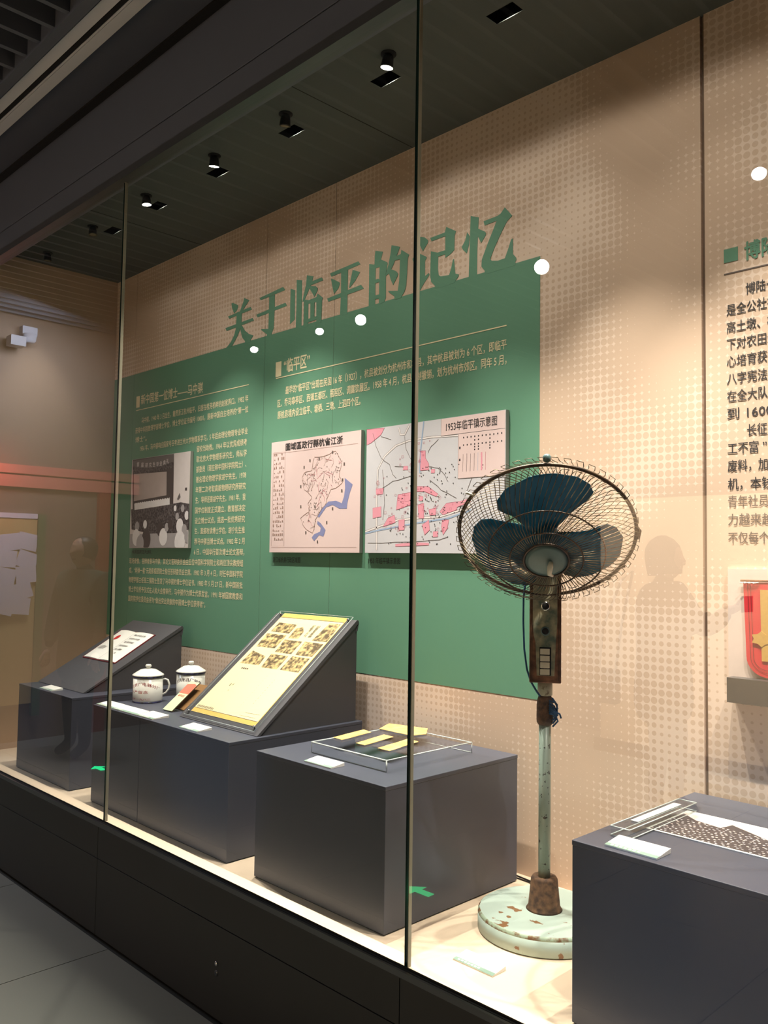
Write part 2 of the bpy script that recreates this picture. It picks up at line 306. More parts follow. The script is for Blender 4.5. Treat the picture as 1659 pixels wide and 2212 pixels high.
# outlines of the printed artwork, in metres on the back wall (x, z) or along the slope (x, s)
TITLE=[[[[-3.5812,2.7835],[-3.5665,2.7832],[-3.5233,2.763],[-3.5217,2.7542],[-3.5297,2.7389],[-3.5553,2.7269],[-3.5742,2.7581]],[[-3.4717,2.7885],[-3.427,2.7677],[-3.4586,2.7447],[-3.4861,2.7233],[-3.5061,2.724],[-3.4927,2.7466],[-3.4777,2.7688]],[[-3.608,2.7219],[-3.4161,2.732],[-3.4044,2.717],[-3.5968,2.7084]],[[-3.6293,2.6657],[-3.3971,2.673],[-3.3855,2.6585],[-3.6167,2.6489]],[[-3.531,2.7272],[-3.4874,2.727],[-3.4901,2.6837],[-3.4889,2.6531],[-3.5023,2.632],[-3.5212,2.605],[-3.5658,2.5636],[-3.6187,2.5606],[-3.5784,2.5845],[-3.5505,2.6136],[-3.5372,2.6418],[-3.5335,2.692]],[[-3.5004,2.6569],[-3.4831,2.6503],[-3.4593,2.6224],[-3.4247,2.5994],[-3.3865,2.5849],[-3.4078,2.5665],[-3.4063,2.5563],[-3.4538,2.5579],[-3.4542,2.568],[-3.4777,2.5888],[-3.4933,2.6236],[-3.4986,2.6414]]],[[[-3.3431,2.7606],[-3.1597,2.7746],[-3.1428,2.7565],[-3.3328,2.7479]],[[-3.3662,2.6835],[-3.1392,2.6953],[-3.126,2.6783],[-3.3558,2.6683]],[[-3.2651,2.7506],[-3.2216,2.7511],[-3.2205,2.6767],[-3.2252,2.5907],[-3.2399,2.566],[-3.242,2.5519],[-3.2816,2.5525],[-3.2742,2.569],[-3.3262,2.6012],[-3.3209,2.6035],[-3.2662,2.5957],[-3.2649,2.6726]]],[[[-3.1011,2.7537],[-3.0684,2.7396],[-3.0663,2.6019],[-3.1004,2.5864],[-3.1018,2.6718]],[[-3.0576,2.785],[-3.0183,2.7745],[-3.0163,2.5612],[-3.0159,2.5488],[-3.0573,2.5502],[-3.0551,2.6622]],[[-2.9837,2.7899],[-2.9373,2.7745],[-2.9481,2.7447],[-2.98,2.7024],[-3.0007,2.6743],[-3.0126,2.6721],[-3.0061,2.6956],[-2.9886,2.7476]],[[-2.9531,2.7536],[-2.8787,2.7559],[-2.8681,2.7404],[-2.9574,2.7376]],[[-2.962,2.7355],[-2.9194,2.7245],[-2.9051,2.7122],[-2.9071,2.702],[-2.9274,2.6783],[-2.9444,2.7009],[-2.9592,2.7195]],[[-3.0009,2.6821],[-2.9696,2.6724],[-2.9682,2.5522],[-3.0016,2.5523]],[[-2.9936,2.679],[-2.9648,2.6714],[-2.904,2.6739],[-2.8804,2.6568],[-2.8847,2.6486],[-2.969,2.6554],[-2.9932,2.665]],[[-2.9044,2.6877],[-2.8677,2.6607],[-2.8756,2.6497],[-2.9129,2.6636],[-2.911,2.6784]],[[-2.9124,2.6757],[-2.8735,2.6553],[-2.8764,2.5501],[-2.9096,2.5534]],[[-2.9539,2.6569],[-2.9257,2.6556],[-2.9254,2.5808],[-2.9525,2.5799]],[[-2.9716,2.5851],[-2.9083,2.5866],[-2.9079,2.5713],[-2.9711,2.5697]]],[[[-2.8233,2.7609],[-2.6404,2.7708],[-2.6266,2.755],[-2.8134,2.744]],[[-2.8165,2.7359],[-2.802,2.7312],[-2.7587,2.7064],[-2.7565,2.6978],[-2.7661,2.6809],[-2.794,2.6629],[-2.8051,2.6977]],[[-2.6745,2.7424],[-2.6277,2.722],[-2.6558,2.6913],[-2.6903,2.6682],[-2.6961,2.6682],[-2.6871,2.6984]],[[-2.8397,2.6515],[-2.6206,2.6648],[-2.6031,2.6451],[-2.8301,2.6357]],[[-2.7486,2.7503],[-2.7049,2.7495],[-2.7053,2.5655],[-2.7051,2.5561],[-2.7507,2.557],[-2.7474,2.6578]]],[[[-2.5354,2.7905],[-2.4901,2.7751],[-2.5015,2.7469],[-2.5175,2.73],[-2.5396,2.7314],[-2.5386,2.7691]],[[-2.5715,2.743],[-2.5322,2.7297],[-2.5316,2.5671],[-2.5314,2.5593],[-2.571,2.5596],[-2.571,2.6721]],[[-2.5471,2.7332],[-2.5085,2.7356],[-2.5033,2.746],[-2.4649,2.7251],[-2.4611,2.7165],[-2.4699,2.7057],[-2.5099,2.7152],[-2.5326,2.7154],[-2.5467,2.7188]],[[-2.5083,2.7252],[-2.4629,2.7169],[-2.471,2.6751],[-2.469,2.5772],[-2.4776,2.5611],[-2.5094,2.5573],[-2.5094,2.6581]],[[-2.5345,2.6664],[-2.5162,2.6674],[-2.505,2.6597],[-2.5049,2.6519],[-2.5342,2.652]],[[-2.533,2.5998],[-2.5038,2.6],[-2.5034,2.5819],[-2.5327,2.5842]],[[-2.4394,2.7893],[-2.3916,2.7707],[-2.4085,2.7394],[-2.4272,2.7057],[-2.4514,2.6757],[-2.4709,2.6687],[-2.4659,2.6894],[-2.4557,2.7126],[-2.4442,2.7585]],[[-2.426,2.7361],[-2.3858,2.7388],[-2.3827,2.7557],[-2.3391,2.7247],[-2.3474,2.7117],[-2.3889,2.7193],[-2.4257,2.7207]],[[-2.389,2.727],[-2.3459,2.7238],[-2.3497,2.647],[-2.3539,2.5979],[-2.3638,2.5775],[-2.3773,2.5653],[-2.3789,2.5581],[-2.419,2.559],[-2.4174,2.5713],[-2.4533,2.5981],[-2.4534,2.602],[-2.4003,2.5909],[-2.3924,2.6316]],[[-2.4516,2.686],[-2.4392,2.6895],[-2.4107,2.6738],[-2.4,2.6612],[-2.4033,2.6518],[-2.4272,2.6204],[-2.4419,2.6479],[-2.4513,2.6731]]],[[[-2.2898,2.7855],[-2.2557,2.7737],[-2.2376,2.7577],[-2.2385,2.7468],[-2.2642,2.7197],[-2.2777,2.7428],[-2.2915,2.7746]],[[-2.3208,2.7028],[-2.2925,2.7212],[-2.247,2.6945],[-2.2432,2.6893],[-2.2523,2.6776],[-2.2513,2.6174],[-2.231,2.6252],[-2.2272,2.6174],[-2.2564,2.5893],[-2.2748,2.5682],[-2.2897,2.5574],[-2.288,2.6835],[-2.3148,2.69]],[[-2.2258,2.763],[-2.1496,2.7649],[-2.1428,2.7849],[-2.093,2.7551],[-2.0998,2.738],[-2.1008,2.684],[-2.1199,2.6726],[-2.1446,2.6651],[-2.1464,2.6683],[-2.1465,2.7503],[-2.2182,2.7485]],[[-2.2213,2.7089],[-2.1864,2.6952],[-2.1486,2.6948],[-2.1448,2.6788],[-2.1825,2.6785],[-2.1836,2.6306],[-2.1796,2.605],[-2.1687,2.597],[-2.1259,2.5926],[-2.1156,2.6146],[-2.1073,2.6478],[-2.1021,2.6492],[-2.0974,2.6102],[-2.0943,2.5907],[-2.0769,2.5839],[-2.0786,2.5763],[-2.0905,2.5656],[-2.0974,2.5563],[-2.1609,2.5542],[-2.197,2.5567],[-2.1971,2.5664],[-2.2175,2.5861],[-2.2234,2.6123]]],[[[-2.0377,2.7354],[-2.0256,2.7183],[-2.0287,2.6871],[-2.0384,2.6549],[-2.0574,2.6731],[-2.0644,2.6856],[-2.0476,2.7054]],[[-2.0214,2.7932],[-1.9828,2.7778],[-1.9882,2.6635],[-1.9888,2.5688],[-1.9887,2.5582],[-2.0282,2.5594],[-2.0251,2.6729]],[[-1.9856,2.7355],[-1.9541,2.7164],[-1.9475,2.7081],[-1.9506,2.6984],[-1.9701,2.6773],[-1.9768,2.6896],[-1.987,2.7081]],[[-1.9594,2.756],[-1.8963,2.7579],[-1.8805,2.7625],[-1.8617,2.7803],[-1.8286,2.7401],[-1.8518,2.7261],[-1.8798,2.6874],[-1.908,2.6431],[-1.927,2.6063],[-1.9204,2.5982],[-1.8916,2.5912],[-1.8601,2.5925],[-1.8478,2.6175],[-1.8326,2.6544],[-1.8249,2.6562],[-1.8244,2.5989],[-1.8105,2.5828],[-1.8089,2.5748],[-1.8135,2.5683],[-1.8134,2.5557],[-1.9508,2.5547],[-1.9526,2.5695],[-1.9675,2.5874],[-1.9661,2.6133],[-1.9405,2.6644],[-1.9151,2.7098],[-1.8978,2.7414],[-1.9543,2.7388]]]]
MAP_A={'outline':[[-2.8826,1.945],[-2.7985,1.9532],[-2.7386,1.9629],[-2.6999,1.9169],[-2.7142,1.8537],[-2.6921,1.824],[-2.7667,1.7992],[-2.7981,1.7429],[-2.8306,1.7151],[-2.863,1.6723],[-2.884,1.6142],[-2.9425,1.6445],[-2.9672,1.6821],[-2.9098,1.7102],[-2.9168,1.7474],[-2.8889,1.7757],[-2.9477,1.808],[-2.967,1.8614],[-2.9386,1.8895],[-2.8925,1.8939]],'ribbon':[[-2.68,1.846],[-2.6291,1.815],[-2.6469,1.7794],[-2.6604,1.7378],[-2.663,1.7153],[-2.7105,1.7169],[-2.754,1.7341],[-2.7975,1.7248],[-2.8408,1.6826],[-2.8522,1.6866],[-2.8196,1.722],[-2.7817,1.7495],[-2.7329,1.7512],[-2.6952,1.7391],[-2.6822,1.7668],[-2.6757,1.8019]],'ribbon2':[[-2.8516,1.6683],[-2.8289,1.657],[-2.797,1.6275],[-2.8105,1.5988],[-2.8386,1.6064],[-2.8716,1.5812],[-2.8891,1.5959],[-2.8725,1.6104],[-2.8334,1.6208],[-2.8284,1.6388],[-2.8535,1.6538]],'dots':[[-2.8484,1.9387],[-2.911,1.936],[-2.9509,1.909],[-2.9717,1.8242],[-2.9688,1.7344],[-2.7603,1.961],[-2.6837,1.9051],[-2.6925,1.8382],[-2.7536,1.7183],[-2.9301,1.6184],[-2.8489,1.5774],[-2.7902,1.6598],[-2.6966,1.7923],[-2.8705,1.731]],'legend':[[-3.1735,1.9918],[-3.0919,1.9899],[-3.0834,1.5635],[-3.1768,1.5599]],'title':[[-3.0861,1.9987],[-2.6968,2.0009]],'capt':[[-3.1656,1.496],[-2.9943,1.4977]]}
MAP_B={'pink':[[[-2.5479,2.0375],[-2.4447,2.0341],[-2.4635,2.0087],[-2.5216,1.9797],[-2.5464,1.9736]],[[-2.2445,1.9228],[-2.2182,1.9239],[-2.2177,1.8949],[-2.2,1.871],[-2.1996,1.8485],[-2.2433,1.8482],[-2.2484,1.8907]],[[-2.3636,1.7597],[-2.2729,1.7687],[-2.2677,1.7231],[-2.3214,1.712],[-2.3717,1.7004]],[[-2.2644,1.7878],[-2.2029,1.7846],[-2.1511,1.7535],[-2.1595,1.7443],[-2.22,1.7662],[-2.2596,1.7681]],[[-2.2543,1.7161],[-2.2236,1.7214],[-2.2227,1.6636],[-2.249,1.6643]],[[-2.418,1.6685],[-2.3807,1.6808],[-2.3754,1.6509],[-2.4459,1.6356]],[[-2.3571,1.6604],[-2.325,1.6616],[-2.3261,1.6204],[-2.3563,1.6195]],[[-2.1972,1.6949],[-2.1589,1.7032],[-2.1627,1.6748],[-2.1925,1.6744]],[[-2.1287,1.655],[-2.0955,1.6543],[-2.1033,1.6233],[-2.1237,1.5986],[-2.1325,1.63]],[[-2.231,1.6382],[-2.1966,1.6566],[-2.1917,1.6184],[-2.2173,1.5996]],[[-2.1088,1.7171],[-2.0475,1.721],[-2.0592,1.6905],[-2.1248,1.6738],[-2.1417,1.6868]],[[-2.2504,1.7483],[-2.2284,1.7473],[-2.2281,1.7312],[-2.2501,1.7321]],[[-2.3267,1.7515],[-2.3041,1.7571],[-2.301,1.7341],[-2.3245,1.7317]],[[-2.4879,1.7891],[-2.4444,1.7903],[-2.4487,1.7669],[-2.4874,1.7666]],[[-2.3335,1.8705],[-2.3107,1.8703],[-2.3104,1.8558],[-2.3378,1.8563]],[[-2.1867,1.849],[-2.1679,1.849],[-2.1694,1.8351],[-2.1882,1.835]],[[-2.3737,1.565],[-2.2695,1.5711],[-2.1952,1.5689],[-2.195,1.5612],[-2.3736,1.5564]],[[-2.0636,1.7173],[-1.9919,1.731],[-1.9917,1.7188],[-2.0593,1.6998]],[[-2.1744,1.6118],[-2.149,1.6127],[-2.1504,1.5926],[-2.1741,1.5915]],[[-2.5057,1.7115],[-2.4572,1.7167],[-2.4563,1.6762],[-2.5048,1.6707]]],'road':[[[-2.4805,1.5417],[-2.4846,1.7312],[-2.4798,1.8669],[-2.4423,1.9185],[-2.3768,1.9569],[-2.3035,1.9704],[-2.1887,1.9729],[-2.0547,1.9667]],[[-2.5481,1.6169],[-2.4555,1.6392],[-2.3617,1.6605],[-2.2711,1.6649],[-2.1414,1.6679],[-1.9876,1.7004]],[[-2.3642,2.026],[-2.3543,1.9983],[-2.3313,1.9961],[-2.3046,2.0332]],[[-2.2733,1.7882],[-2.2201,1.7726],[-2.1426,1.7436]],[[-2.2741,1.8339],[-2.2888,1.6588]]],'stream':[[[-2.2289,2.0383],[-2.2367,1.9806],[-2.2445,1.9228],[-2.2475,1.8387]],[[-2.5479,1.61],[-2.4648,1.6225],[-2.2708,1.6454],[-2.0997,1.6606],[-1.9874,1.6882]]],'line':[[[-2.5126,2.0203],[-2.4917,1.9634],[-2.4614,1.9132],[-2.4129,1.8827],[-2.3932,1.8412],[-2.3742,1.8267]],[[-2.4683,1.7847],[-2.3927,1.8144],[-2.3009,1.829]],[[-2.3845,1.874],[-2.3106,1.8657]],[[-2.2042,1.8617],[-2.1526,1.8518],[-2.1186,1.8243],[-2.1016,1.7982]],[[-2.5321,1.5689],[-2.2963,1.5745],[-2.1401,1.5799],[-2.0987,1.5921]],[[-2.4633,2.0019],[-2.4055,1.983]],[[-2.1542,1.9601],[-2.1881,1.9375],[-2.205,1.9132]],[[-2.3312,1.9895],[-2.321,1.9356],[-2.2931,1.894]],[[-2.1947,1.8098],[-2.1345,1.7685],[-2.0598,1.7339]],[[-2.0046,1.8051],[-1.9849,1.81],[-2.0197,1.7383]],[[-2.4507,1.865],[-2.4383,1.7294],[-2.4464,1.6625]]],'legend':[[-2.0531,1.9697],[-1.8384,1.973],[-1.837,1.8029],[-2.0544,1.8161]],'tbox':[[-2.1402,2.0384],[-1.8367,2.037],[-1.8362,1.9728],[-2.1392,1.9728]],'title':[[-2.1145,2.0084],[-1.8743,2.0096]],'capt':[[-2.5304,1.4974],[-2.3632,1.4992]]}
PHOTO={'curtain':[[-4.5088,2.0569],[-4.0566,2.0561],[-4.0496,1.7867],[-4.4904,1.7685]],'valance':[[-4.5084,2.0496],[-4.0565,2.0547],[-4.0595,2.0142],[-4.1655,1.9999],[-4.3058,1.9955],[-4.4187,2.0045],[-4.5067,2.0234]],'valance2':[[-4.5067,2.0234],[-4.4187,2.0045],[-4.3058,1.9955],[-4.1655,1.9999],[-4.0595,2.0142],[-4.0602,1.9818],[-4.1958,1.9715],[-4.332,1.969],[-4.5037,1.9769]],'screen':[[-4.4889,1.973],[-4.1266,1.9643],[-4.122,1.8357],[-4.479,1.817]],'pillar':[[-4.1241,1.9669],[-4.0575,1.9789],[-4.0497,1.7894],[-4.083,1.788],[-4.0876,1.8234],[-4.1197,1.8411]],'table':[[-4.4724,1.8052],[-4.0875,1.822],[-4.0854,1.784],[-4.4671,1.7663]],'aud':[[-4.5082,1.772],[-4.2598,1.775],[-3.9742,1.7919],[-3.8899,1.7808],[-3.8879,1.6471],[-4.0713,1.6231],[-4.251,1.6251],[-4.4949,1.6566]],'wallr':[[-4.0566,2.0561],[-3.8795,2.0513],[-3.8852,1.7833],[-3.9742,1.7919],[-4.0496,1.7867]],'clock':[[-3.936,1.8673],[-3.9164,1.8676],[-3.917,1.8518],[-3.9352,1.8518]],'mark':[[-3.9869,1.8431],[-3.9781,1.8187],[-3.9998,1.8036],[-4.0127,1.8095],[-4.0011,1.8277]],'heads':[[-4.4323,1.6727,0.035],[-4.4399,1.6102,0.06],[-4.3262,1.598,0.07],[-4.3425,1.6823,0.03],[-4.1774,1.6516,0.05],[-4.1433,1.6103,0.06],[-4.1096,1.6614,0.03],[-4.0053,1.7183,0.025],[-3.9775,1.6671,0.05],[-3.9319,1.6478,0.035],[-3.973,1.5822,0.075],[-4.0743,1.677,0.035],[-3.9112,1.7211,0.03],[-4.0279,1.7618,0.02],[-3.9526,1.7593,0.025],[-4.2269,1.5835,0.06],[-4.3921,1.5759,0.06],[-3.9005,1.608,0.04]],'row':[[-4.4641,1.8107],[-4.098,1.8252]],'band':[[-4.443,2.0262],[-4.3941,2.0199],[-4.3459,2.0151],[-4.3041,2.0136],[-4.263,2.0136],[-4.2249,2.0123],[-4.1902,2.014],[-4.1531,2.0155],[-4.1193,2.0213]]}
NEWS_PATCHES=[[[-2.9837,0.5673],[-2.8554,0.5633],[-2.8573,0.5082],[-2.9846,0.5107]],[[-2.8445,0.5407],[-2.808,0.5548],[-2.7782,0.5268],[-2.7746,0.4864],[-2.8368,0.4821]],[[-2.6699,0.5912],[-2.6017,0.59],[-2.5956,0.4868],[-2.6861,0.4838],[-2.6775,0.5422]],[[-2.9961,0.4962],[-2.8608,0.4975],[-2.8622,0.4182],[-2.9879,0.4158]],[[-2.8501,0.4729],[-2.7347,0.4733],[-2.735,0.3993],[-2.8415,0.3982]],[[-2.7202,0.475],[-2.6016,0.4739],[-2.6045,0.4004],[-2.7069,0.3981]],[[-2.9843,0.3905],[-2.8736,0.3691],[-2.8654,0.3185],[-2.9918,0.3134]],[[-2.8523,0.3868],[-2.741,0.3864],[-2.7391,0.3124],[-2.8417,0.3097]],[[-2.7171,0.3895],[-2.6072,0.3897],[-2.6052,0.3132],[-2.7204,0.3127]]]


# ------------------------------------------------------------------ the setting
XR = 1.6
# room floor of large tiles
fl = sempty('floor')
MB().box(-8.6,3.2,-5.2,.0,-.06,-.006,'grout').build('floor_slab', fl)
tile0=None; TS=.9
for i in range(13):
    for j in range(6):
        x=-8.52+i*TS; y=-.03-(j+1)*TS
        if tile0 is None:
            tile0=MB().box(0,TS-.004,0,TS-.004,-.006,0,'tile').build('floor_tile', fl); t=tile0
        else:
            t=tile0.copy(); COL.objects.link(t)
        t.location=(x,y,0)
cs = struct(MB().box(XL,XR,.0,D+.05,ZF-.03,ZF,'base').build('floor_case_board'))
cs.name='floor_display_case'
# back wall panels with narrow gaps
wb = sempty('wall_back')
MB().box(XL,XR,D+.012,D+.06,ZF,ZC+.1,'seam').build('wall_backing', wb)
SEAMS=[XL,-4.557,-3.29,-2.79,-1.124,.2,XR]
for k in range(6):
    g0=.0012; g1=.0012
    if k==3: g1=.006
    if k==4: g0=.006
    MB().box(SEAMS[k]+g0,SEAMS[k+1]-g1,D,D+.012,ZF,ZC,'wall').build('wall_panel', wb)
struct(MB().box(XL-.05,XL,-.02,D+.06,ZF,ZC+.1,'sidewall').build('wall_left'))
struct(MB().box(XR,XR+.05,-.02,D+.06,0,ZC+.1,'sidewall').build('wall_right'))
# case ceiling with rectangular openings
cl = sempty('ceiling_display_case')
mb=MB(); oy0,oy1=.315,.37; hw=.05
xs=[XL]+[v for x in OPEN_X for v in (x-hw,x+hw)]+[XR]
mb.box(XL,XR,.0,oy0,ZC,ZC+.002,'ceil'); mb.box(XL,XR,oy1,D+.01,ZC,ZC+.002,'ceil')
for k in range(0,len(xs),2): mb.box(xs[k],xs[k+1],oy0,oy1,ZC,ZC+.002,'ceil')
mb.build('ceiling_board', cl)
for xs_ in (-3.875,-2.327,-.78): MB().box(xs_-.0015,xs_+.0015,.1,D,ZC-.0008,ZC,'deepblack').build('ceiling_joint', cl)
for x in OPEN_X:
    mb=MB()
    e1,e2,e3,e4=x-.12,x+.12,oy0-.09,oy1+.09
    mb.box(e1-.004,e1,e3,e4,ZC+.003,ZC+.12,'deepblack'); mb.box(e2,e2+.004,e3,e4,ZC+.003,ZC+.12,'deepblack')
    mb.box(e1,e2,e3-.004,e3,ZC+.003,ZC+.12,'deepblack'); mb.box(e1,e2,e4,e4+.004,ZC+.003,ZC+.12,'deepblack'); mb.box(e1,e2,e3,e4,ZC+.12,ZC+.124,'deepblack')
    mb.build('lamp_recess', cl)
# fascia above the glass, soffit, silver light track, slatted room ceiling
fa = sempty('trim_1')
MB().box(-8.5,XR+1.4,-.0246,.0,3.187,3.47,'fascia').build('fascia_panel', fa, .002)
MB().box(-8.5,XR+1.4,-.0200,-.004,3.183,3.187,'deepblack').build('fascia_groove', fa)
MB().box(-8.5,XR+1.4,-.0246,.0,3.088,3.183,'fascia').build('fascia_panel', fa, .002)
MB().box(-8.5,XR+1.4,-.030,.018,3.055,3.088,'dalu').build('glass_channel', fa)
MB().box(XL,XR,.018,.03,3.055,ZC,'fascia').build('glass_channel', fa)
so = sempty('trim_2')
MB().box(-8.5,3.2,-.215,.05,3.47,3.52,'fascia').build('soffit_board', so)
MB().box(-8.5,3.2,-.060,-.0246,3.46,3.47,'deepblack').build('soffit_groove', so)
lt = sempty('trim_3')
for y0,y1,m_ in ((-.272,-.228,'alu'),(-.282,-.274,'alu'),(-.350,-.304,'alu'),(-.3,-.284,'deepblack')):
    MB().box(-8.5,3.2,y0,y1,3.45,3.50,m_).build('track_strip', lt)
rc = sempty('ceiling')
MB().box(-8.6,3.2,-5.2,-.35,3.75,3.8,'deepblack').build('ceiling_slab', rc)
MB().box(-8.5,3.2,-.40,-.36,3.44,3.60,'fascia').build('ceiling_rim', rc)
sl0=None
for i in range(92):
    x=-8.5+i*.1262
    if sl0 is None: sl0=MB().box(0,.022,-5.0,-.40,3.45,3.52,'fascia').build('ceiling_slat', rc); t=sl0
    else: t=sl0.copy(); COL.objects.link(t)
    t.location=(x,0,0)
# plinth under the glass
G1,G2 = -3.252,-1.5775
pl = sempty('trim_4')
MB().box(-8.5,XR+1.4,.02,.10,0,ZF-.03,'deepblack').build('plinth_core', pl)
px=[-4.93,G1,G2,.097,XR+.2]
for a,b in zip(px,px[1:]):
    MB().box(a+.0012,b-.0012,-.0246,.02,.3065,.428,'black').build('plinth_panel', pl, .001)
    MB().box(a+.0012,b-.0012,-.0246,.02,.012,.3035,'black').build('plinth_panel', pl, .001)
MB().box(-8.5,XR+.2,-.015,.02,0,.012,'deepblack').build('plinth_foot', pl)
MB().box(-8.5,-4.9324,-.0246,.02,.012,3.47,'black').build('plinth_end', pl)
sill = sempty('trim_5')
MB().box(-4.93,XR+.2,-.0246,-.016,.428,ZF-.002,'dalu').build('sill_rail', sill)
MB().box(-4.93,XR+.2,-.016,-.011,.428,ZF-.012,'deepblack').build('sill_groove', sill)
MB().box(-4.93,XR+.2,-.011,-.005,.428,ZF-.003,'dalu').build('sill_rail', sill)
MB().box(-4.93,XR+.2,-.005,.0,.428,ZF+.001,'deepblack').build('sill_gasket', sill)
# panes
gp=[-4.93,G1,G2,.097,XR+.2]
for n,(a,b) in enumerate(zip(gp,gp[1:])):
    w=sempty('window_%d'%(n+1),(0,0,0))
    mb=MB(); mb.add([(a+.006,0,ZF),(b-.006,0,ZF),(b-.006,0,3.056),(a+.006,0,3.056)],[(0,1,2,3)],'glass'); mb.build('pane', w)
    MB().box(b-.0066,b-.0045,-.001,.011,ZF,3.056,'gedge').build('pane_edge', w)
    MB().box(a+.0045,a+.0062,-.001,.011,ZF,3.056,'gbright').build('pane_edge', w)
    if n<3: MB().box(b-.0045,b+.0045,.0,.010,ZF,3.056,'gedge').build('joint_seal', w)
# rest of the room
struct(MB().box(-8.6,3.2,-5.25,-5.2,0,3.8,'fascia').build('wall_opposite'))
struct(MB().box(-7.15,-7.05,-5.2,-.03,0,3.8,'roomwall').build('wall_end_left'))
struct(MB().box(3.2,3.25,-5.2,0,0,3.8,'roomwall').build('wall_end_right'))

# ------------------------------------------------------------------ ceiling lamps of the case
LIT={3,5,1} if False else {2,3,5}
for i,x in enumerate(LAMP_X):
    if i==8: continue
    lit = i in LIT
    t=thing('ceiling_spotlight',(x,.245,ZC), LAMP_LABELS[i],'lamp','adjustable spotlights under the case ceiling')
    ax=Vector((random.uniform(-.25,.25),random.uniform(.0,.25),-1)).normalized()
    MB().lathe([(.024,-.0004),(.026,-.0004),(.026,-.003),(.0,-.003)],(x,.245,ZC),'deepblack',None,24).build('mount_plate', t)
    c=Vector((x,.245,ZC-.004))
    MB().lathe([(.014,-.0),(.018,.008),(.0215,.036),(.0215,.040)],c,'lampbody',ax,20).build('lamp_housing', t)
    MB().lathe([(.0205,.0402),(.012,.0415),(0,.042)],c,'lens' if lit else 'dlens',ax,20).build('lamp_lens', t)

# ------------------------------------------------------------------ green exhibition panel
gp_=thing('exhibition_panel',(-3.25,D,1.8),'large green printed panel with title lettering and two columns of text','panel')
mb=MB(); fr=wfr(D-.0004)
cuts=[XL+.001,-4.557,-3.29,-2.79,-1.707]
for a,b in zip(cuts,cuts[1:]):
    m2=MB(); m2.slab(rect2(a+(.0008),b-(.0008 if b<-1.8 else 0),1.039,2.563),fr,.0008,'green'); m2.build('print_sheet', gp_)
for strokes in TITLE:
    m2=MB()
    for k,s in enumerate(strokes): m2.slab(s,fr,.0009+.0001*k,'green')
    m2.build('title_character', gp_)
def rows(name, items, m_, bold, h):
    for s,x0,x1,z in items:
        m2=MB(); text(m2,s,fr,x0,z-h/2,x1,h,m_,bold*1.5,lift=.0016); tag(m2.build('text_line', gp_),kind='stuff')
m2=MB(); m2.slab(rect2(-4.522,-4.484,2.362,2.428),fr,.0018,'ink'); text(m2,'新中国第一位博士——马中骐',fr,-4.468,2.372,-3.823,.062,'ink',.014,lift=.0016,y1=2.358); tag(m2.build('heading', gp_),kind='stuff')
MB().slab(rect2(-4.522,-3.414,2.3445,2.3485),fr,.0018,'ink').build('rule_line', gp_)
RP=[2.2814-.0536*i for i in range(20)]; H_=.036
rows('paragraph',[('马中骐，1940 年 3 月出生，籍贯浙江杭州临平，旧居在桂芳桥畔的赵家弄口。1982 年',-4.455,-3.415,RP[0]),('获得中科院数理学部博士学位，博士学位证书编号 10001，是新中国自主培养的“第一位',-4.522,-3.413,RP[1]),('博士”。',-4.52,-4.39,RP[2]),
 ('1956 年，马中骐响应国家号召考进兰州大学物理系学习，5 年后由理论物理专业毕业',-4.463,-3.413,RP[3])],'ink',.006,H_)
cc=['留校当助教。1964 年以优异成绩考','取北京大学物理系研究生，师从学','部委员（现在称中国科学院院士）、','著名理论物理学家胡宁先生。1978','年第二次考取高能物理研究所研究','生，导师还是胡宁先生。1981 年，我','国学位制度正式建立，教育部决定','设立博士试点，挑选一批优秀研究','生，直接攻读博士学位。胡宁先生推','荐马中骐当博士试点。1982 年 2 月','6 日，中国举行首次博士论文答辩，']
rows('paragraph',[(s,-3.864,-3.418,RP[4+i]) for i,s in enumerate(cc)],'ink',.006,H_)
ff=['现场录像，答辩者是马中骐，其论文答辩委员会由五位中国科学院院士和两位顶尖教授组','成，“两弹一星”元勋彭桓武院士担任答辩委员会主席。1982 年 3 月 4 日，时任中国科学院','物理学部主任钱三强院士签发了马中骐的博士学位证书。1983 年 5 月 27 日，新中国首批','博士学位授予仪式在人民大会堂举行，马中骐作为博士代表发言。1991 年被国家教委和']
rows('paragraph',[(s,-4.546,-3.425,RP[15+i]) for i,s in enumerate(ff)]+[('国务院学位委员会评为“做出突出贡献的中国博士学位获得者”。',-4.544,-3.745,RP[19])],'ink',.006,H_)
m2=MB(); m2.slab(rect2(-3.20,-3.158,2.352,2.422),fr,.0018,'ink'); text(m2,'“临平区”',fr,-3.138,2.36,-2.951,.07,'ink',.014,lift=.0016,y1=2.36); tag(m2.build('heading', gp_),kind='stuff')
MB().slab(rect2(-3.197,-1.85,2.3435,2.3475),fr,.0018,'ink').build('rule_line', gp_)
rows('paragraph',[('最早的“临平区”出现在民国 16 年（1927），杭县被划分为杭州市和杭县，其中杭县被划为 6 个区，即临平',-3.122,-1.849,2.279),('区、乔司皋亭区、西镇五都区、瓶窑区、调露钦履区。1958 年 4 月，杭县建制撤销，划为杭州市郊区。同年 5 月，',-3.18,-1.849,2.224),('原杭县境内设立临平、塘栖、三墩、上泗四个区。',-3.178,-2.611,2.169)],'ink',.006,.040)
m2=MB(); text(m2,'浙江省杭县行政区域图',fr,-3.19,1.483,-2.99,.028,'darkink',.004,lift=.0016); tag(m2.build('caption', gp_),kind='stuff')
m2=MB(); text(m2,'1953 年临平镇示意图',fr,-2.548,1.485,-2.365,.028,'darkink',.004,lift=.0016); tag(m2.build('caption', gp_),kind='stuff')
m2=MB(); text(m2,'1982年首届研究生毕业典礼',fr,-4.52,1.517,-4.30,.024,'darkink',.004,lift=.0016); tag(m2.build('caption', gp_),kind='stuff')

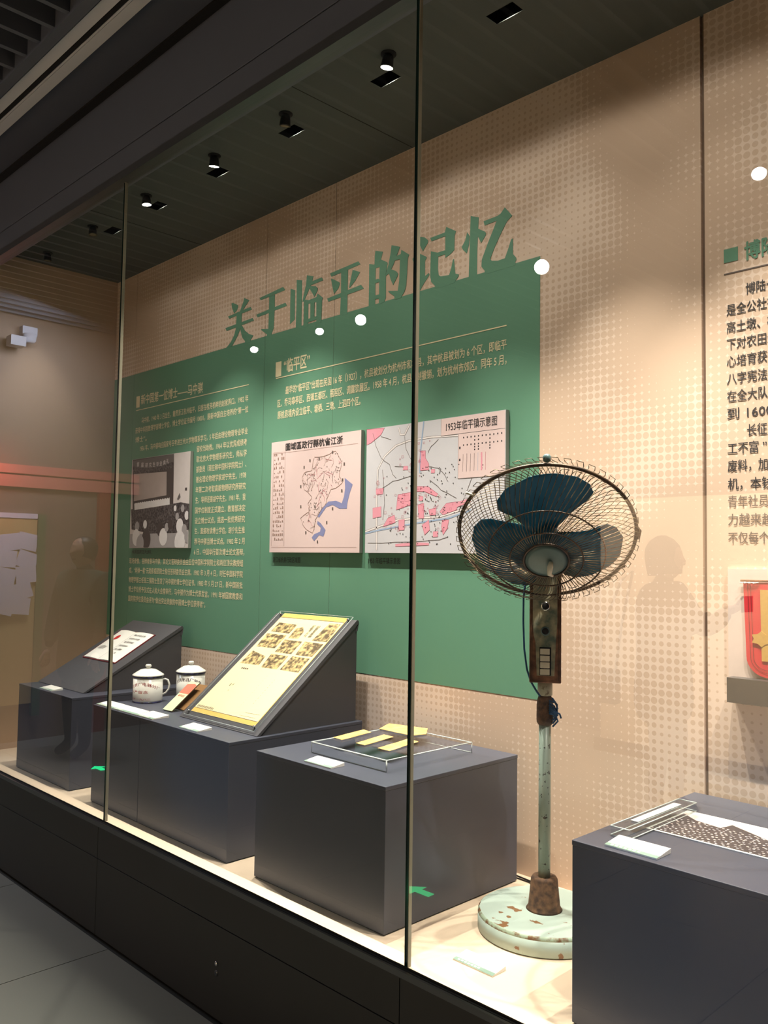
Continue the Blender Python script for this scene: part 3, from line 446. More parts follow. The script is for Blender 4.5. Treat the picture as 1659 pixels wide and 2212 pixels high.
# right hand text block printed on the beige wall
rt=thing('wall_text_block',(-.9,D,1.9),'dark printed text column with green heading square at the right edge','text')
m2=MB(); m2.slab(rect2(-1.061,-1.020,2.381,2.421),fr,.001,'green'); text(m2,'博陆长征大队',fr,-1.0,2.372,-.72,.058,'green',.025,lift=.0012); tag(m2.build('heading', rt),kind='stuff')
MB().slab(rect2(-1.061,-.3,2.346,2.3495),fr,.001,'greydark').build('rule_line', rt)
rr=['　　博陆长征大队','是全公社社员种','高土墩、桥河边','下对农田进行精','心培育获得丰收','八字宪法深入人','在全大队推广后','到 1600 斤以上','　　长征大队人','工不富 ”，就用','废料，加工成小','机，本钱较小，','青年社员干劲大','力越来越足了，','不仅每个社员都']
zz=[2.2923,2.2402,2.1892,2.1401,2.0893,2.0386,1.988,1.9374,1.8855,1.8367,1.7865,1.7343,1.6843,1.6324,1.5806]
for s,z in zip(rr,zz):
    m2=MB()
    ind=s.startswith('　'); s=s.strip('　'); x0=-.998 if ind else -1.054
    text(m2,s,fr,x0,z-.019,x0+.0287*len(s)+(-.03 if ' ' in s else 0),.036,'darkink',.010,lift=.0012); tag(m2.build('text_line', rt),kind='stuff')

# ------------------------------------------------------------------ picture boards on the panel
def board(name, x0,x1,z0,z1, face, label, cat):
    t=thing(name,((x0+x1)/2,D-.02,z0),label,cat)
    MB().box(x0,x1,D-.020,D-.0030,z0,z1,'boardedge').build('backing_board', t)
    MB().box(x0+.0005,x1-.0005,D-.0212,D-.020,z0+.0005,z1-.0005,face).build('printed_face', t)
    return t
fb=wfr(D-.0212)
t=board('map_board',-3.193,-2.582,1.530,2.040,'mapwhite','pinkish white county map board, left of the two map boards','map')
m2=MB(); text(m2,'圖域區政行縣杭省江浙',fb,-3.086,1.992,-2.697,.036,'darkink',.025); tag(m2.build('title_line', t),kind='stuff')
m2=MB(); inside=MAP_A['outline']
def pip(x,y,P):
    c=False; j=len(P)-1
    for i in range(len(P)):
        if (P[i][1]>y)!=(P[j][1]>y) and x<(P[j][0]-P[i][0])*(y-P[i][1])/(P[j][1]-P[i][1])+P[i][0]: c=not c
        j=i
    return c
def jit(P,a=.004,n=3):
    out=[]
    for (x0,y0),(x1,y1) in zip(P,P[1:]):
        for k in range(n): out.append((x0+(x1-x0)*k/n+random.uniform(-a,a), y0+(y1-y0)*k/n+random.uniform(-a,a)))
    return out+[tuple(P[-1])]
line2(m2,jit(inside+[inside[0]]),.0022,fb,.0006,'brownline')
xs0=[p[0] for p in inside]; zs0=[p[1] for p in inside]
for _ in range(170):
    x,z=random.uniform(min(xs0),max(xs0)),random.uniform(min(zs0),max(zs0))
    if not pip(x,z,inside): continue
    a=random.uniform(0,2*PI); P=[(x,z)]
    for k in range(5):
        a+=random.uniform(-.7,.7); x+=.009*math.cos(a); z+=.009*math.sin(a)
        if pip(x,z,inside): P.append((x,z))
    if len(P)>1: line2(m2,P,.0012,fb,.0007,random.choice(['brownline','brownline','greydark','redline']))
for _ in range(120):
    x,z=random.uniform(min(xs0),max(xs0)),random.uniform(min(zs0),max(zs0))
    if pip(x,z,inside): flat(m2,rect2(x,x+.0045,z,z+.003),fb,.0009,'greydark')
for x,z in MAP_A['dots']: flat(m2,rect2(x-.004,x+.004,z-.006,z+.006),fb,.0009,'greydark')
tag(m2.build('district_outline', t),kind='stuff')
m2=MB(); flat(m2,MAP_A['ribbon'],fb,.0005,'ribbon'); flat(m2,MAP_A['ribbon2'],fb,.0005,'ribbon'); m2.build('river', t)
m2=MB()
for r in range(20):
    z=1.975-.0205*r
    for c_ in range(6):
        if random.random()<.75: flat(m2,rect2(-3.17+c_*.0135,-3.163+c_*.0135,z,z+random.choice([.004,.009,.012])),fb,.0007,'brownline')
line2(m2,[(-3.175,1.99),(-3.09,1.99),(-3.085,1.56),(-3.178,1.56),(-3.175,1.99)],.0013,fb,.0006,'brownline'); line2(m2,[(-3.175,1.985),(-2.6,1.985)],.001,fb,.0006,'brownline'); line2(m2,[(-3.18,1.553),(-2.6,1.553)],.001,fb,.0006,'brownline')
tag(m2.build('legend', t),kind='stuff')
t=board('map_board',-2.549,-1.835,1.530,2.038,'mapgrey','grey blue town map board with pink blocks, right of the two map boards','map')
m2=MB(); flat(m2,rect2(-2.139,-1.837,1.973,2.036),fb,.0007,'mapwhite'); flat(m2,[(-2.0538,1.971),(-1.8375,1.971),(-1.8375,1.806),(-2.0538,1.806)],fb,.0007,'mapwhite')
line2(m2,[(-2.139,2.036),(-2.139,1.972),(-1.837,1.972)],.0014,fb,.0009,'greydark'); line2(m2,[(-2.0538,1.972),(-2.0538,1.806),(-1.837,1.806)],.0014,fb,.0009,'greydark')
text(m2,'1953年临平镇示意图',fb,-2.114,1.985,-1.874,.038,'darkink',.010,lift=.0010)
for c_ in range(11):
    x=-2.03+c_*.0175
    for z in [1.953,1.925]+([1.94,1.915,1.905] if c_ in (3,4,7) else []): flat(m2,rect2(x,x+.005,z,z+.006),fb,.0010,'darkink')
    if c_<7: line2(m2,jit([(x,1.895),(x,1.83)],.001),.0014 if c_!=5 else .007,fb,.0010,['greydark','darkink','greydark','greydark','stream','pink','redline'][c_])
for x,z in ((-2.049,1.915),(-2.049,1.87)): flat(m2,rect2(x,x+.007,z,z+.009),fb,.001,'darkink')
tag(m2.build('legend', t),kind='stuff')
m2=MB()
for P in MAP_B['road']: line2(m2,P,.0085,fb,.0003,'greydark'); line2(m2,P,.006,fb,.0004,'road')
m2.build('street', t)
m2=MB()
for P in MAP_B['stream']: line2(m2,P,.006,fb,.00055,'stream')
for P in MAP_B['line']: line2(m2,jit(P,.0015),.0018,fb,.0006,'greydark')
m2.build('stream', t)
for k,P in enumerate(MAP_B['pink']): m2=MB(); flat(m2,P,fb,.0005+.00002*k,'pink'); line2(m2,P+[P[0]],.0013,fb,.0007,'redline'); m2.build('building_block', t)
m2=MB()
for _ in range(95):
    P=random.choice(MAP_B['pink'][1:15]); x,z=P[0][0]+random.uniform(-.03,.05),P[0][1]+random.uniform(-.05,.04)
    if x>-1.88 or x<-2.5 or (x>-2.07 and z>1.79): continue
    w=random.uniform(.004,.012); line2(m2,rect2(x,x+w,z,z+w*.8)+[(x,z)],.001,fb,.0008,'redline')
tag(m2.build('small_houses', t),kind='stuff')
m2=MB()
for _ in range(150):
    x=random.gauss(-2.2,.11); z=random.uniform(1.56,1.86)
    if -2.54<x<-1.86: flat(m2,rect2(x,x+.0045,z,z+.0035),fb,.0009,'darkink')
tag(m2.build('place_name', t),kind='stuff')
t=board('photo_board',-4.515,-3.893,1.550,2.058,'phw','black and white photo board of a hall audience facing a stage','photo')
def fl_(pts,m_,l,nm):
    m2=MB(); flat(m2,pts,fb,l,m_); return m2.build(nm,t)
fl_(PHOTO['curtain'],'phc',.0003,'curtain'); fl_(PHOTO['valance'],'phv',.0005,'valance'); fl_(PHOTO['valance2'],'pha',.0006,'valance')
fl_(PHOTO['screen'],'phs',.0007,'screen'); fl_(PHOTO['aud'],'pha',.0006,'audience'); fl_(PHOTO['table'],'pht',.0008,'table'); fl_(PHOTO['clock'],'phc',.0005,'wall_clock'); fl_(PHOTO['mark'],'phv',.0005,'wall_mark')
m2=MB(); flat(m2,rect2(-4.51,-3.94,1.552,1.63),fb,.00062,'phg')
for k,(x,z,r) in enumerate(PHOTO['heads']):
    flat(m2,[(max(-4.513,min(-3.897,x+r*.7*math.cos(a*PI/8))),max(1.552,z+r*.8*math.sin(a*PI/8))) for a in range(16)],fb,.0009+.00002*k,random.choice(['phg','phg','phc','pht']))
tag(m2.build('front_row', t),kind='stuff')
(rx0,rz0),(rx1,rz1)=PHOTO['row']; m2=MB()
for k in range(16): 
    x=rx0+(rx1-rx0)*k/15; z=rz0+(rz1-rz0)*k/15; flat(m2,[(x+.007*math.cos(a*PI/4),z+.009*math.sin(a*PI/4)) for a in range(8)],fb,.0009,'phc')
tag(m2.build('seated_row', t),kind='stuff')
m2=MB()
for s,(x,z) in zip('首届研究生毕业典礼',PHOTO['band']): text(m2,s,fb,x-.013,z-.014,x+.013,.028,'phw',.01,lift=.0009)
tag(m2.build('banner_lettering', t),kind='stuff')

# ------------------------------------------------------------------ pennant on its white board, shelf below
t=thing('backing_sheet',(-.8,D,1.19),'white rectangular mounting sheet behind the red pennant','board')
MB().box(-1.052,-.45,D-.012,D-.0005,1.188,1.491,'palesheet').build('sheet', t)
t=thing('pennant',(-.8,D-.03,1.19),'red velvet pennant with gold emblem at the right edge above a grey ledge','banner')
pts=[(-1.005,1.455),(-.998,1.25)]+[(-.998+.06-.06*math.cos(a*PI/16),1.25-.055*math.sin(a*PI/16)) for a in range(1,9)]+[(-.60,1.195),(-.56,1.25),(-.56,1.455)]
m2=MB(); m2.slab(pts,wfr(D-.014),.006,'red'); m2.build('cloth', t)
fp=wfr(D-.0205)
for dd in (.012,.020):
    m2=MB(); line2(m2,[(-1.005+dd,1.455),(-.998+dd,1.25)]+[(-.998+.06-(.06-dd)*math.cos(a*PI/16),1.25-(.055-dd)*math.sin(a*PI/16)) for a in range(1,9)]+[(-.6,1.195+dd)],.0015,fp,.0005,'darkred'); m2.build('stitch_line', t)
m2=MB(); m2.slab([(-.958,1.435),(-.62,1.435),(-.62,1.24),(-.955,1.24)],fp,.002,'gold'); m2.build('gold_field', t)
em=[(-.965+.03*math.cos(a*PI/6)*(1 if a%2 else .7)+.01,1.30+.022*math.sin(a*PI/6)*(1 if a%2 else .7)) for a in range(12)]
m2=MB(); m2.slab(em,wfr(D-.0225),.001,'gold'); m2.build('emblem', t)
m2=MB(); m2.tube([(-1.012,D-.02,1.459),(-.55,D-.02,1.459)],.003,'wood'); m2.build('hanging_rod', t)
for k in range(4): MB().tube([(-.998+.012*k,D-.022,1.455),(-1.012+.012*k,D-.026,1.452)],.0013,'white').build('tassel', t)
t=thing('ledge',(-.8,D,1.12),'grey metal ledge under the red pennant at the right edge','shelf')
MB().box(-1.04,-.45,D-.052,D-.0005,1.184,1.19,'dalu').build('ledge_top', t)
MB().box(-1.04,-.45,D-.052,D-.046,1.122,1.184,'dalu').build('ledge_front', t)
MB().box(-1.04,-1.034,D-.046,D-.0005,1.122,1.184,'alu').build('ledge_end', t)

# ------------------------------------------------------------------ pedestals
TP=.86
def pedestal(x0,x1,y0,y1,label,seam=None):
    t=thing('display_pedestal',((x0+x1)/2,(y0+y1)/2,ZF),label,'pedestal','navy display pedestals in the case')
    MB().box(x0,x1,y0,y1,ZF+.004,TP-.012,'ped').build('body', t, .0015)
    MB().box(x0+.004,x1-.004,y0+.004,y1-.004,ZF+.0002,ZF+.004,'deepblack').build('foot', t)
    MB().box(x0-.0008,x1+.0008,y0-.0008,y1+.0008,TP-.012,TP,'ped').build('top_board', t, .0015)
    return t
pedestal(-4.352,-3.756,.082,.70,'navy pedestal in the far left corner under the sloped certificate stand')
pedestal(-3.5434,-3.142,.082,.70,'narrow navy pedestal carrying the two enamel mugs')
pedestal(-3.1395,-2.5193,.082,.715,'navy pedestal under the large sloped newspaper stand')
pedestal(-2.3585,-1.745,.082,.70,'navy pedestal carrying the clear acrylic bridge, left of the fan')
pedestal(-1.130,-.15,.082,.70,'navy pedestal at the right edge carrying the crowd photograph')

def wedge(x0,x1,y0,y1,ztop,label):
    t=thing('sloped_stand',((x0+x1)/2,y0,TP),label,'stand','sloped stands on the pedestals')
    L=math.hypot(y1-y0,ztop-TP)
    MB().prism([(y0+.025,TP+.0005),(y1-.004,TP+.0005),(y1-.004,ztop-.016),(y1-.016,ztop-.016)],x0+.004,x1-.004,'slope').build('wedge_body', t)
    s=Vector((0,y1-y0,ztop-.862)).normalized(); n=Vector((0,-s.z,s.y))
    O=Vector((0,y0,.862)); pts=[]
    a=O-n*.012+s*.008; b=O-n*.0; 
    P=[(a.y,max(a.z,TP+.0006)),(b.y,b.z)]
    e=O+s*(L-.012); P.append((e.y,e.z))
    for k in range(1,6):
        an=k*PI/10; P.append((e.y+.012*math.sin(an)*1.0-.0*an, e.z+.006*math.sin(an)-.018*(1-math.cos(an))))
    P+= [(y1-.004,ztop-.05),(y1-.012,ztop-.05)]; f=e-n*.016; P.append((f.y,f.z))
    MB().prism(P,x0,x1,'slope').build('sloped_board', t)
    return t,(O,Vector((1,0,0)),s,n)
t,S1=wedge(-4.352,-3.848,.177,.70,1.155,'small sloped black stand with an open certificate, far left')
t,S2=wedge(-3.062,-2.535,.212,.70,1.265,'large sloped dark stand holding the yellowed newspaper')
# certificate booklet, open
t=thing('certificate_booklet',tuple(S1[0]+S1[1]*-4.12+S1[2]*.36+S1[3]*.0),'open white certificate booklet with red seal and dark red cover','booklet')
m2=MB(); m2.slab([(-4.285,.230),(-3.935,.230),(-3.948,.489),(-4.309,.489)],(S1[0]+S1[3]*.0005,*S1[1:]),.004,'darkred'); m2.build('cover', t)
def page(x0,x1,x0t,x1t,nm):
    m2=MB(); n_=8; O,ux,uy,n=S1; top=[];bot=[]
    for k in range(n_+1):
        u=k/n_; h=.005+.006*math.sin(PI*min(u*1.0,1))*(1)
        top.append(O+ux*(x0t+(x1t-x0t)*u)+uy*.485+n*h); bot.append(O+ux*(x0+(x1-x0)*u)+uy*.235+n*h)
    base=[p-n*.0005 for p in ()]
    vs=bot+top; fs=[(k,k+1,n_+2+k,n_+1+k) for k in range(n_)]
    k0=len(vs); vs+= [p - n*((p-O).dot(n)-.0046) for p in bot+top]
    fs+=[(k,k+1,k0+k+1,k0+k) for k in range(n_)]+[(n_+1+k,n_+2+k,k0+n_+2+k,k0+n_+1+k) for k in range(n_)]+[(0,n_+1,k0+n_+1,k0),(n_,2*n_+1,k0+2*n_+1,k0+n_)]
    m2.add(vs,fs,'white',False); return m2.build(nm,t)
page(-4.279,-4.126,-4.303,-4.142,'page'); page(-4.124,-3.94,-4.140,-3.955,'page')
S1b=(S1[0]+S1[3]*.0118,*S1[1:])
m2=MB(); m2.slab([(-4.222+.017*math.cos(a*PI/8),.415+.022*math.sin(a*PI/8)) for a in range(16)],S1b,.0006,'sealred'); m2.build('seal', t)
m2=MB()
for k in range(5): line2(m2,[(-4.255,.31+.006*k),(-4.19,.31+.006*k)],.0018,S1b,.0003,'greydark')
for k,s in enumerate(['博士学位证书','中国科学院','数理学部','学位评定委员会','主席','一九八二年']): text(m2,s,S1b,-4.10,.445-.032*k,-3.99-.008*k,.016,'greydark',.004,lift=.0003)
tag(m2.build('printed_text', t),kind='stuff')
# newspaper under an acrylic sheet with four studs
t=thing('newspaper',tuple(S2[0]+S2[1]*-2.8+S2[2]*.03),'yellowed newspaper page with nine photographs on the sloped stand','newspaper')
m2=MB(); m2.slab([(-3.018,.036),(-2.5885,.036),(-2.589,.629),(-3.006,.626)],(S2[0]+S2[3]*.0006,*S2[1:]),.0012,'news'); m2.build('page', t)
S2b=(S2[0]+S2[3]*.0018,*S2[1:])
m2=MB(); flat(m2,[(-3.005,.601),(-2.590,.603),(-2.589,.628),(-3.005,.625)],S2b,.0004,'newsedge'); flat(m2,[(-3.017,.037),(-2.589,.037),(-2.589,.056),(-3.017,.056)],S2b,.0004,'newsedge'); flat(m2,[(-2.5925,.056),(-2.589,.056),(-2.589,.603),(-2.5925,.603)],S2b,.0004,'newsedge')
line2(m2,[(-3.005,.600),(-2.592,.602)],.0022,S2b,.0006,'greydark'); line2(m2,[(-3.016,.0575),(-2.592,.0575)],.0018,S2b,.0006,'greydark'); m2.build('aged_margin', t)
for P in NEWS_PATCHES:
    m2=MB(); flat(m2,P,S2b,.0006,'halfp'); m2.build('photograph', t)
m2=MB()
for k,s in enumerate('旧貌变新颜'): text(m2,s,S2b,-2.7265,.556-.0145*k,-2.7085,.015,'greydark',.01)
for k,s in enumerate('记临平公社'): text(m2,s,S2b,-2.757,.558-.0145*k,-2.739,.015,'greydark',.01)
tag(m2.build('headline', t),kind='stuff')
m2=MB()
for k in range(12): flat(m2,rect2(-3.006+.0095*k,-3.001+.0095*k,.062,.074-.001*(k%3)),S2b,.0006,'greydark')
for k in range(4): flat(m2,rect2(-2.955+.0125*k,-2.946+.0125*k,.286,.294),S2b,.0006,'greydark')
for k in range(14): flat(m2,rect2(-2.76,-2.758,.10+.013*k,.103+.013*k),S2b,.0006,'brownline')
for k in range(10): flat(m2,rect2(-2.70,-2.6975,.13+.014*k,.134+.014*k),S2b,.0006,'greydark')
flat(m2,rect2(-2.93,-2.925,.19,.205),S2b,.0006,'greydark'); flat(m2,rect2(-2.913,-2.909,.196,.206),S2b,.0006,'greydark'); flat(m2,rect2(-2.91,-2.907,.165,.172),S2b,.0006,'greydark')
line2(m2,[(-2.70,.085),(-2.61,.088)],.001,S2b,.0006,'brownline'); line2(m2,[(-2.72,.068),(-2.62,.07)],.001,S2b,.0006,'brownline')
tag(m2.build('small_print', t),kind='stuff')
t=thing('acrylic_cover_sheet',tuple(S2[0]+S2[1]*-2.8+S2[2]*.01),'clear acrylic cover sheet fixed over the newspaper by four studs','cover')
S2c=(S2[0]+S2[3]*.006,*S2[1:])
q=[(-3.036,.012),(-2.560,.012),(-2.560,.632),(-3.036,.632)]
m2=MB(); flat(m2,q,S2c,.002,'acrylic'); m2.build('sheet', t)
for a,b in zip(q,q[1:]+q[:1]):
    m2=MB(); m2.tube([S2c[0]+S2c[1]*p[0]+S2c[2]*p[1]+S2c[3]*.001 for p in (a,b)],.0011,'aedge',4); m2.build('sheet_edge', t)
for x,s in ((-3.024,.030),(-2.580,.030),(-2.576,.615),(-3.020,.615)):
    c=S2[0]+S2[1]*x+S2[2]*s; MB().lathe([(.0035,.0005),(.0035,.0085),(.006,.0085),(.0062,.011),(.003,.0125),(0,.0126)],c,'chrome',S2[3],14).build('stud', t)

# ------------------------------------------------------------------ mugs
def mug(cx,cy,label,ink,lines,ang):
    c=(cx,cy,TP); t=thing('enamel_mug',c,label,'mug','lidded enamel mugs on the narrow pedestal')
    R=.0645; h=.112
    MB().lathe([(0,.0015),(R-.006,.0015),(R-.0015,.004),(R,.010),(R,h),(R-.003,h),(R-.003,.01),(0,.006)],c,'enamel',None,48).build('body', t)
    MB().lathe([(R+.0005,h-.004),(R+.0035,h-.001),(R+.0035,h+.003),(R,h+.004)],c,'enrim',None,48).build('rim', t)
    MB().lathe([(R-.001,.0004),(R+.0006,.001),(R+.0006,.0045),(R-.001,.0055)],c,'enrim',None,48).build('foot_rim', t)
    MB().lathe([(R+.0035,h+.0035),(R+.0045,h+.0065),(R-.002,h+.011),(R-.014,h+.019),(.034,h+.029),(.012,h+.033),(0,h+.0335)],c,'enamel',None,48).build('lid', t)
    MB().lathe([(.006,h+.033),(.007,h+.036),(.0125,h+.040),(.0135,h+.047),(.010,h+.051),(0,h+.052)],c,'enamel',None,24).build('lid_knob', t)
    d=Vector((math.cos(ang),math.sin(ang),0)); P=[]
    for z,o in ((.096,-.002),(.099,.010),(.094,.022),(.075,.029),(.055,.026),(.038,.014),(.030,-.002)): P.append(Vector(c)+d*(R+o)+Vector((0,0,z)))
    MB().tube(P,.0042,'enamel',8).build('handle', t)
    m2=MB()
    for s,a0,a1,z0,hh,arch in lines:
        vs,fs=text_data(s,.01); ax=min(v[0] for v in vs); bx=max(v[0] for v in vs); out=[]
        for a,b in vs:
            u=(a-ax)/(bx-ax); an=math.radians(a0+(a1-a0)*u); zz_=z0+(b+.12)*hh+arch*math.sin(PI*(.1+.9*u))
            out.append((cx+(R+.0004)*math.sin(an),cy-(R+.0004)*math.cos(an),TP+zz_))
        m2.add(out,fs,ink)
    tag(m2.build('printed_text', t),kind='stuff')
mug(-3.470,.298,'white lidded enamel mug with faded red writing, nearer the glass','mugred',[('仪表厂电器分厂',-18,112,.050,.016,.026),('生产留念',-20,62,.042,.014,0),('临平 一九八二',-18,70,.014,.009,0)],math.radians(52))
mug(-3.462,.512,'white lidded enamel mug with maroon arched writing, behind the booklets','mugdark',[('民兵制品厂留念',-12,104,.056,.018,.022),('※',22,48,.024,.032,0)],math.radians(150))
# booklets leaning
def frm(O,ux,uy):
    ux=Vector(ux).normalized(); uy=Vector(uy).normalized(); return (Vector(O),ux,uy,ux.cross(uy))
B=frm((-3.2275,.2336,TP+.0045),(1,.04,0),(0,.131,.104)); L_=.168
t=thing('small_booklet',(-3.19,.234,TP),'small pale green and salmon booklet leaning beside the newspaper stand','booklet')
m2=MB(); m2.slab(rect2(0,.067,0,L_),B,.0012,'palegreen'); m2.build('cover', t)
Bt=(B[0]+B[3]*.0012,*B[1:])
m2=MB(); flat(m2,[(.0,.098),(.067,.098),(.067,.15),(.045,.158),(.02,.154),(.0,.15)],Bt,.0004,'salmon'); m2.build('printed_block', t)
m2=MB(); text(m2,'临平公社',Bt,.012,.078,.056,.014,'salmon',.01); tag(m2.build('printed_text', t),kind='stuff')
m2=MB(); m2.slab(rect2(.001,.066,.001,L_-.001),(B[0]-B[3]*.0042,*B[1:]),.0041,'brownpage'); m2.build('pages', t)
B2=frm((-3.205,.262,TP+.001),(1,.04,0),(0,.131,.098))
t=thing('small_booklet',(-3.17,.262,TP),'brown edged booklet lying beneath the pale green booklet','booklet')
m2=MB(); m2.slab(rect2(.0,.068,.0,L_-.02),(B2[0]-B2[3]*.012+Vector((0,.012,.012)),*B2[1:]),.006,'brownpage'); m2.build('pages', t)
t=thing('acrylic_rest',(-3.19,.33,TP),'clear acrylic rest holding up the leaning booklets','stand')
m2=MB(); m2.box(-3.225,-3.15,.382,.385,TP+.0005,TP+.075,'acrylic'); m2.build('rest_plate', t)
m2=MB(); m2.box(-3.225,-3.15,.360,.3818,TP+.0005,TP+.0025,'acrylic'); m2.build('rest_foot', t)
t=thing('acrylic_easel',(-3.28,.60,TP),'clear acrylic easel with small red badge behind the newspaper stand','stand')
m2=MB(); m2.tube([(-3.36,.56,TP+.001),(-3.28,.62,TP+.15),(-3.20,.62,TP+.15),(-3.20,.56,TP+.001),(-3.36,.56,TP+.001)],.0012,'aedge',5); m2.build('easel_edge', t)
t=thing('red_badge',(-3.27,.60,TP+.1),'small red badge on the clear easel behind the newspaper stand','badge')
m2=MB(); m2.slab([(-.02,-.007),(.012,-.009),(.022,.003),(.012,.012),(-.012,.012)],(Vector((-3.275,.607,TP+.108)),Vector((1,0,0)),Vector((0,.2,1)).normalized(),Vector((0,-1,.2)).normalized()),.003,'sealred'); m2.build('badge', t)

# ------------------------------------------------------------------ label cards
def card(x0,x1,y0,y1,z,label,tilt=.0,band=True):
    t=thing('label_card',((x0+x1)/2,(y0+y1)/2,z),label,'label','caption cards beside the exhibits')
    h=.004
    vs=[(x0,y0,z+.0006),(x1,y0,z+.0006),(x1,y1,z+.0006),(x0,y1,z+.0006),(x0,y0,z+.0035),(x1,y0,z+.0035),(x1,y1,z+.011),(x0,y1,z+.011)]
    MB().add(vs,[(0,3,2,1),(4,5,6,7),(0,1,5,4),(1,2,6,5),(2,3,7,6),(3,0,4,7)],'white').build('card', t)
    n=Vector((0,-(.0075),y1-y0)).normalized(); fr_=(Vector((x0,y0,z+.0035)),Vector((1,0,0)),Vector((0,y1-y0,.0075)).normalized(),n)
    if band:
        m2=MB(); flat(m2,rect2(0,x1-x0,0,.014),fr_,.0004,'bandgreen'); m2.build('green_band', t)
        m2=MB()
        for k in range(7): flat(m2,rect2(.012+.011*k,.019+.011*k,.004,.010),fr_,.0007,'white')
        tag(m2.build('band_lettering', t),kind='stuff')
    return t
card(-4.135,-4.003,.092,.150,TP,'caption card before the certificate stand')
card(-3.556+.02,-3.40,.090,.152,TP,'long white caption card left of the joint line, beneath the mugs',band=True)
card(-3.398,-3.19,.090,.150,TP,'caption card directly below the front enamel mug')
card(-3.188,-3.062,.091,.166,TP,'white caption card below the small booklets')
card(-2.865,-2.740,.091,.156,TP,'caption card in front of the newspaper stand')
card(-2.132,-2.004,.100,.157,TP,'caption card in front of the acrylic bridge')
card(-1.057,-.929,.101,.166,TP,'caption card before the crowd photograph on the right pedestal')
card(-1.522,-1.390,.120,.176,ZF,'white caption card with green band on the case floor before the fan')

# ------------------------------------------------------------------ acrylic bridge with papers
t=thing('acrylic_bridge',(-2.06,.4,TP),'low clear acrylic bridge carrying four orange papers','stand')
ax0,ax1,ay0,ay1,az=-2.215,-1.862,.200,.603,TP+.035
MB().add([(ax0,ay0,az),(ax1,ay0,az),(ax1,ay1,az),(ax0,ay1,az)],[(0,1,2,3)],'acrylic').build('top_sheet', t)
MB().add([(ax0,ay0,TP+.001),(ax1,ay0,TP+.001),(ax1,ay0,az),(ax0,ay0,az)],[(0,1,2,3)],'acrylic').build('front_leg', t)
MB().add([(ax0,ay1,TP+.001),(ax1,ay1,TP+.001),(ax1,ay1,az),(ax0,ay1,az)],[(0,1,2,3)],'acrylic').build('rear_leg', t)
for a,b,r in (((ax0,ay0,az),(ax1,ay0,az),.0028),((ax1,ay0,az),(ax1,ay1,az),.0022),((ax0,ay0,az),(ax0,ay1,az),.0018),((ax0,ay1,az),(ax1,ay1,az),.0015),((ax0,ay0,TP+.002),(ax1,ay0,TP+.002),.0012),((ax0,ay1,TP+.002),(ax1,ay1,TP+.002),.0012),((ax1,ay0,TP+.002),(ax1,ay0,az),.0022),((ax1,ay1,TP+.002),(ax1,ay1,az),.0018),((ax0,ay0,TP+.002),(ax0,ay0,az),.0012)):
    MB().tube([a,b],r,'aedge',5).build('polished_edge', t)
zp=az+.003
def paper(pts,label,n=6,wig=.003):
    P=[]
    for (a,b),(c_,d_) in zip(pts,pts[1:]+pts[:1]):
        for k in range(n): P.append((a+(c_-a)*k/n+(random.uniform(-wig,wig) if k else 0)*.5,b+(d_-b)*k/n+(random.uniform(-wig,wig) if k else 0)*.5))
    cx=sum(p[0] for p in pts)/len(pts); cy=sum(p[1] for p in pts)/len(pts)
    t=thing('paper_slip',(cx,cy,zp),label,'paper','aged papers on the acrylic bridge')
    m2=MB(); m2.slab(P,(Vector((0,0,zp)),Vector((1,0,0)),Vector((0,1,0)),Vector((0,0,1))),.0012,'ration'); m2.build('sheet', t)
s_=lambda pts:[(x*1.018+.012-(.0),y*1.0+.012) for x,y in pts]
def sc(pts):   # measured on a sheet .05 high; the sheet stands .035 high
    k=(1.5-TP-.038)/(1.5-.91); return [(x*k,(y+1.6566)*k-1.6566) for x,y in pts]
paper(sc([(-2.168,.253),(-2.118,.246),(-2.145,.406),(-2.197,.42)]),'narrow orange paper slip, leftmost of the three slips')
paper(sc([(-2.052,.249),(-2.010,.248),(-2.042,.411),(-2.090,.414)]),'narrow orange paper slip, middle of the three slips')
paper(sc([(-1.953,.25),(-1.900,.25),(-1.936,.421),(-1.988,.423)]),'narrow orange paper slip, rightmost of the three slips')
paper(sc([(-2.172,.471),(-2.016,.471),(-2.002,.529),(-2.066,.605),(-2.219,.566)]),'large ragged orange paper behind the three slips')

# ------------------------------------------------------------------ photograph and acrylic weight on the right pedestal
t=thing('group_photograph',(-.8,.38,TP),'long black and white crowd photograph lying on the right pedestal','photo')
MB().box(-1.055,-.25,.286,.505,TP+.0005,TP+.0025,'white').build('white_mount', t)
fr4=(Vector((0,0,TP+.0025)),Vector((1,0,0)),Vector((0,1,0)),Vector((0,0,1)))
m2=MB(); flat(m2,rect2(-1.048,-.26,.293,.478),fr4,.0004,'paleprint'); m2.build('sky', t)
m2=MB(); flat(m2,[(-1.048,.293),(-.26,.293),(-.26,.40),(-.80,.405),(-.86,.435),(-.92,.465),(-.93,.42),(-1.0,.435),(-1.048,.47)],fr4,.0007,'phc'); m2.build('dark_rows', t)
m2=MB()
for r in range(12):
    for k in range(50):
        x=-1.04+k*.0155+(r%2)*.0075+random.uniform(-.004,.004); y=.299+r*.0110+random.uniform(-.0035,.0035)
        if x>-.27 or (r>8 and x>-.82): continue
        flat(m2,[(x+.0034*math.cos(a*PI/3),y+.0027*math.sin(a*PI/3)) for a in range(6)],fr4,.0010,random.choice(['paleprint','phw','phg']))
tag(m2.build('faces', t),kind='stuff')
t=thing('acrylic_weight',(-1.03,.33,TP),'clear acrylic bar holding down the left end of the crowd photograph','stand')
MB().box(-1.085,-1.035,.175,.515,TP+.003,TP+.024,'acrylic').build('bar', t)
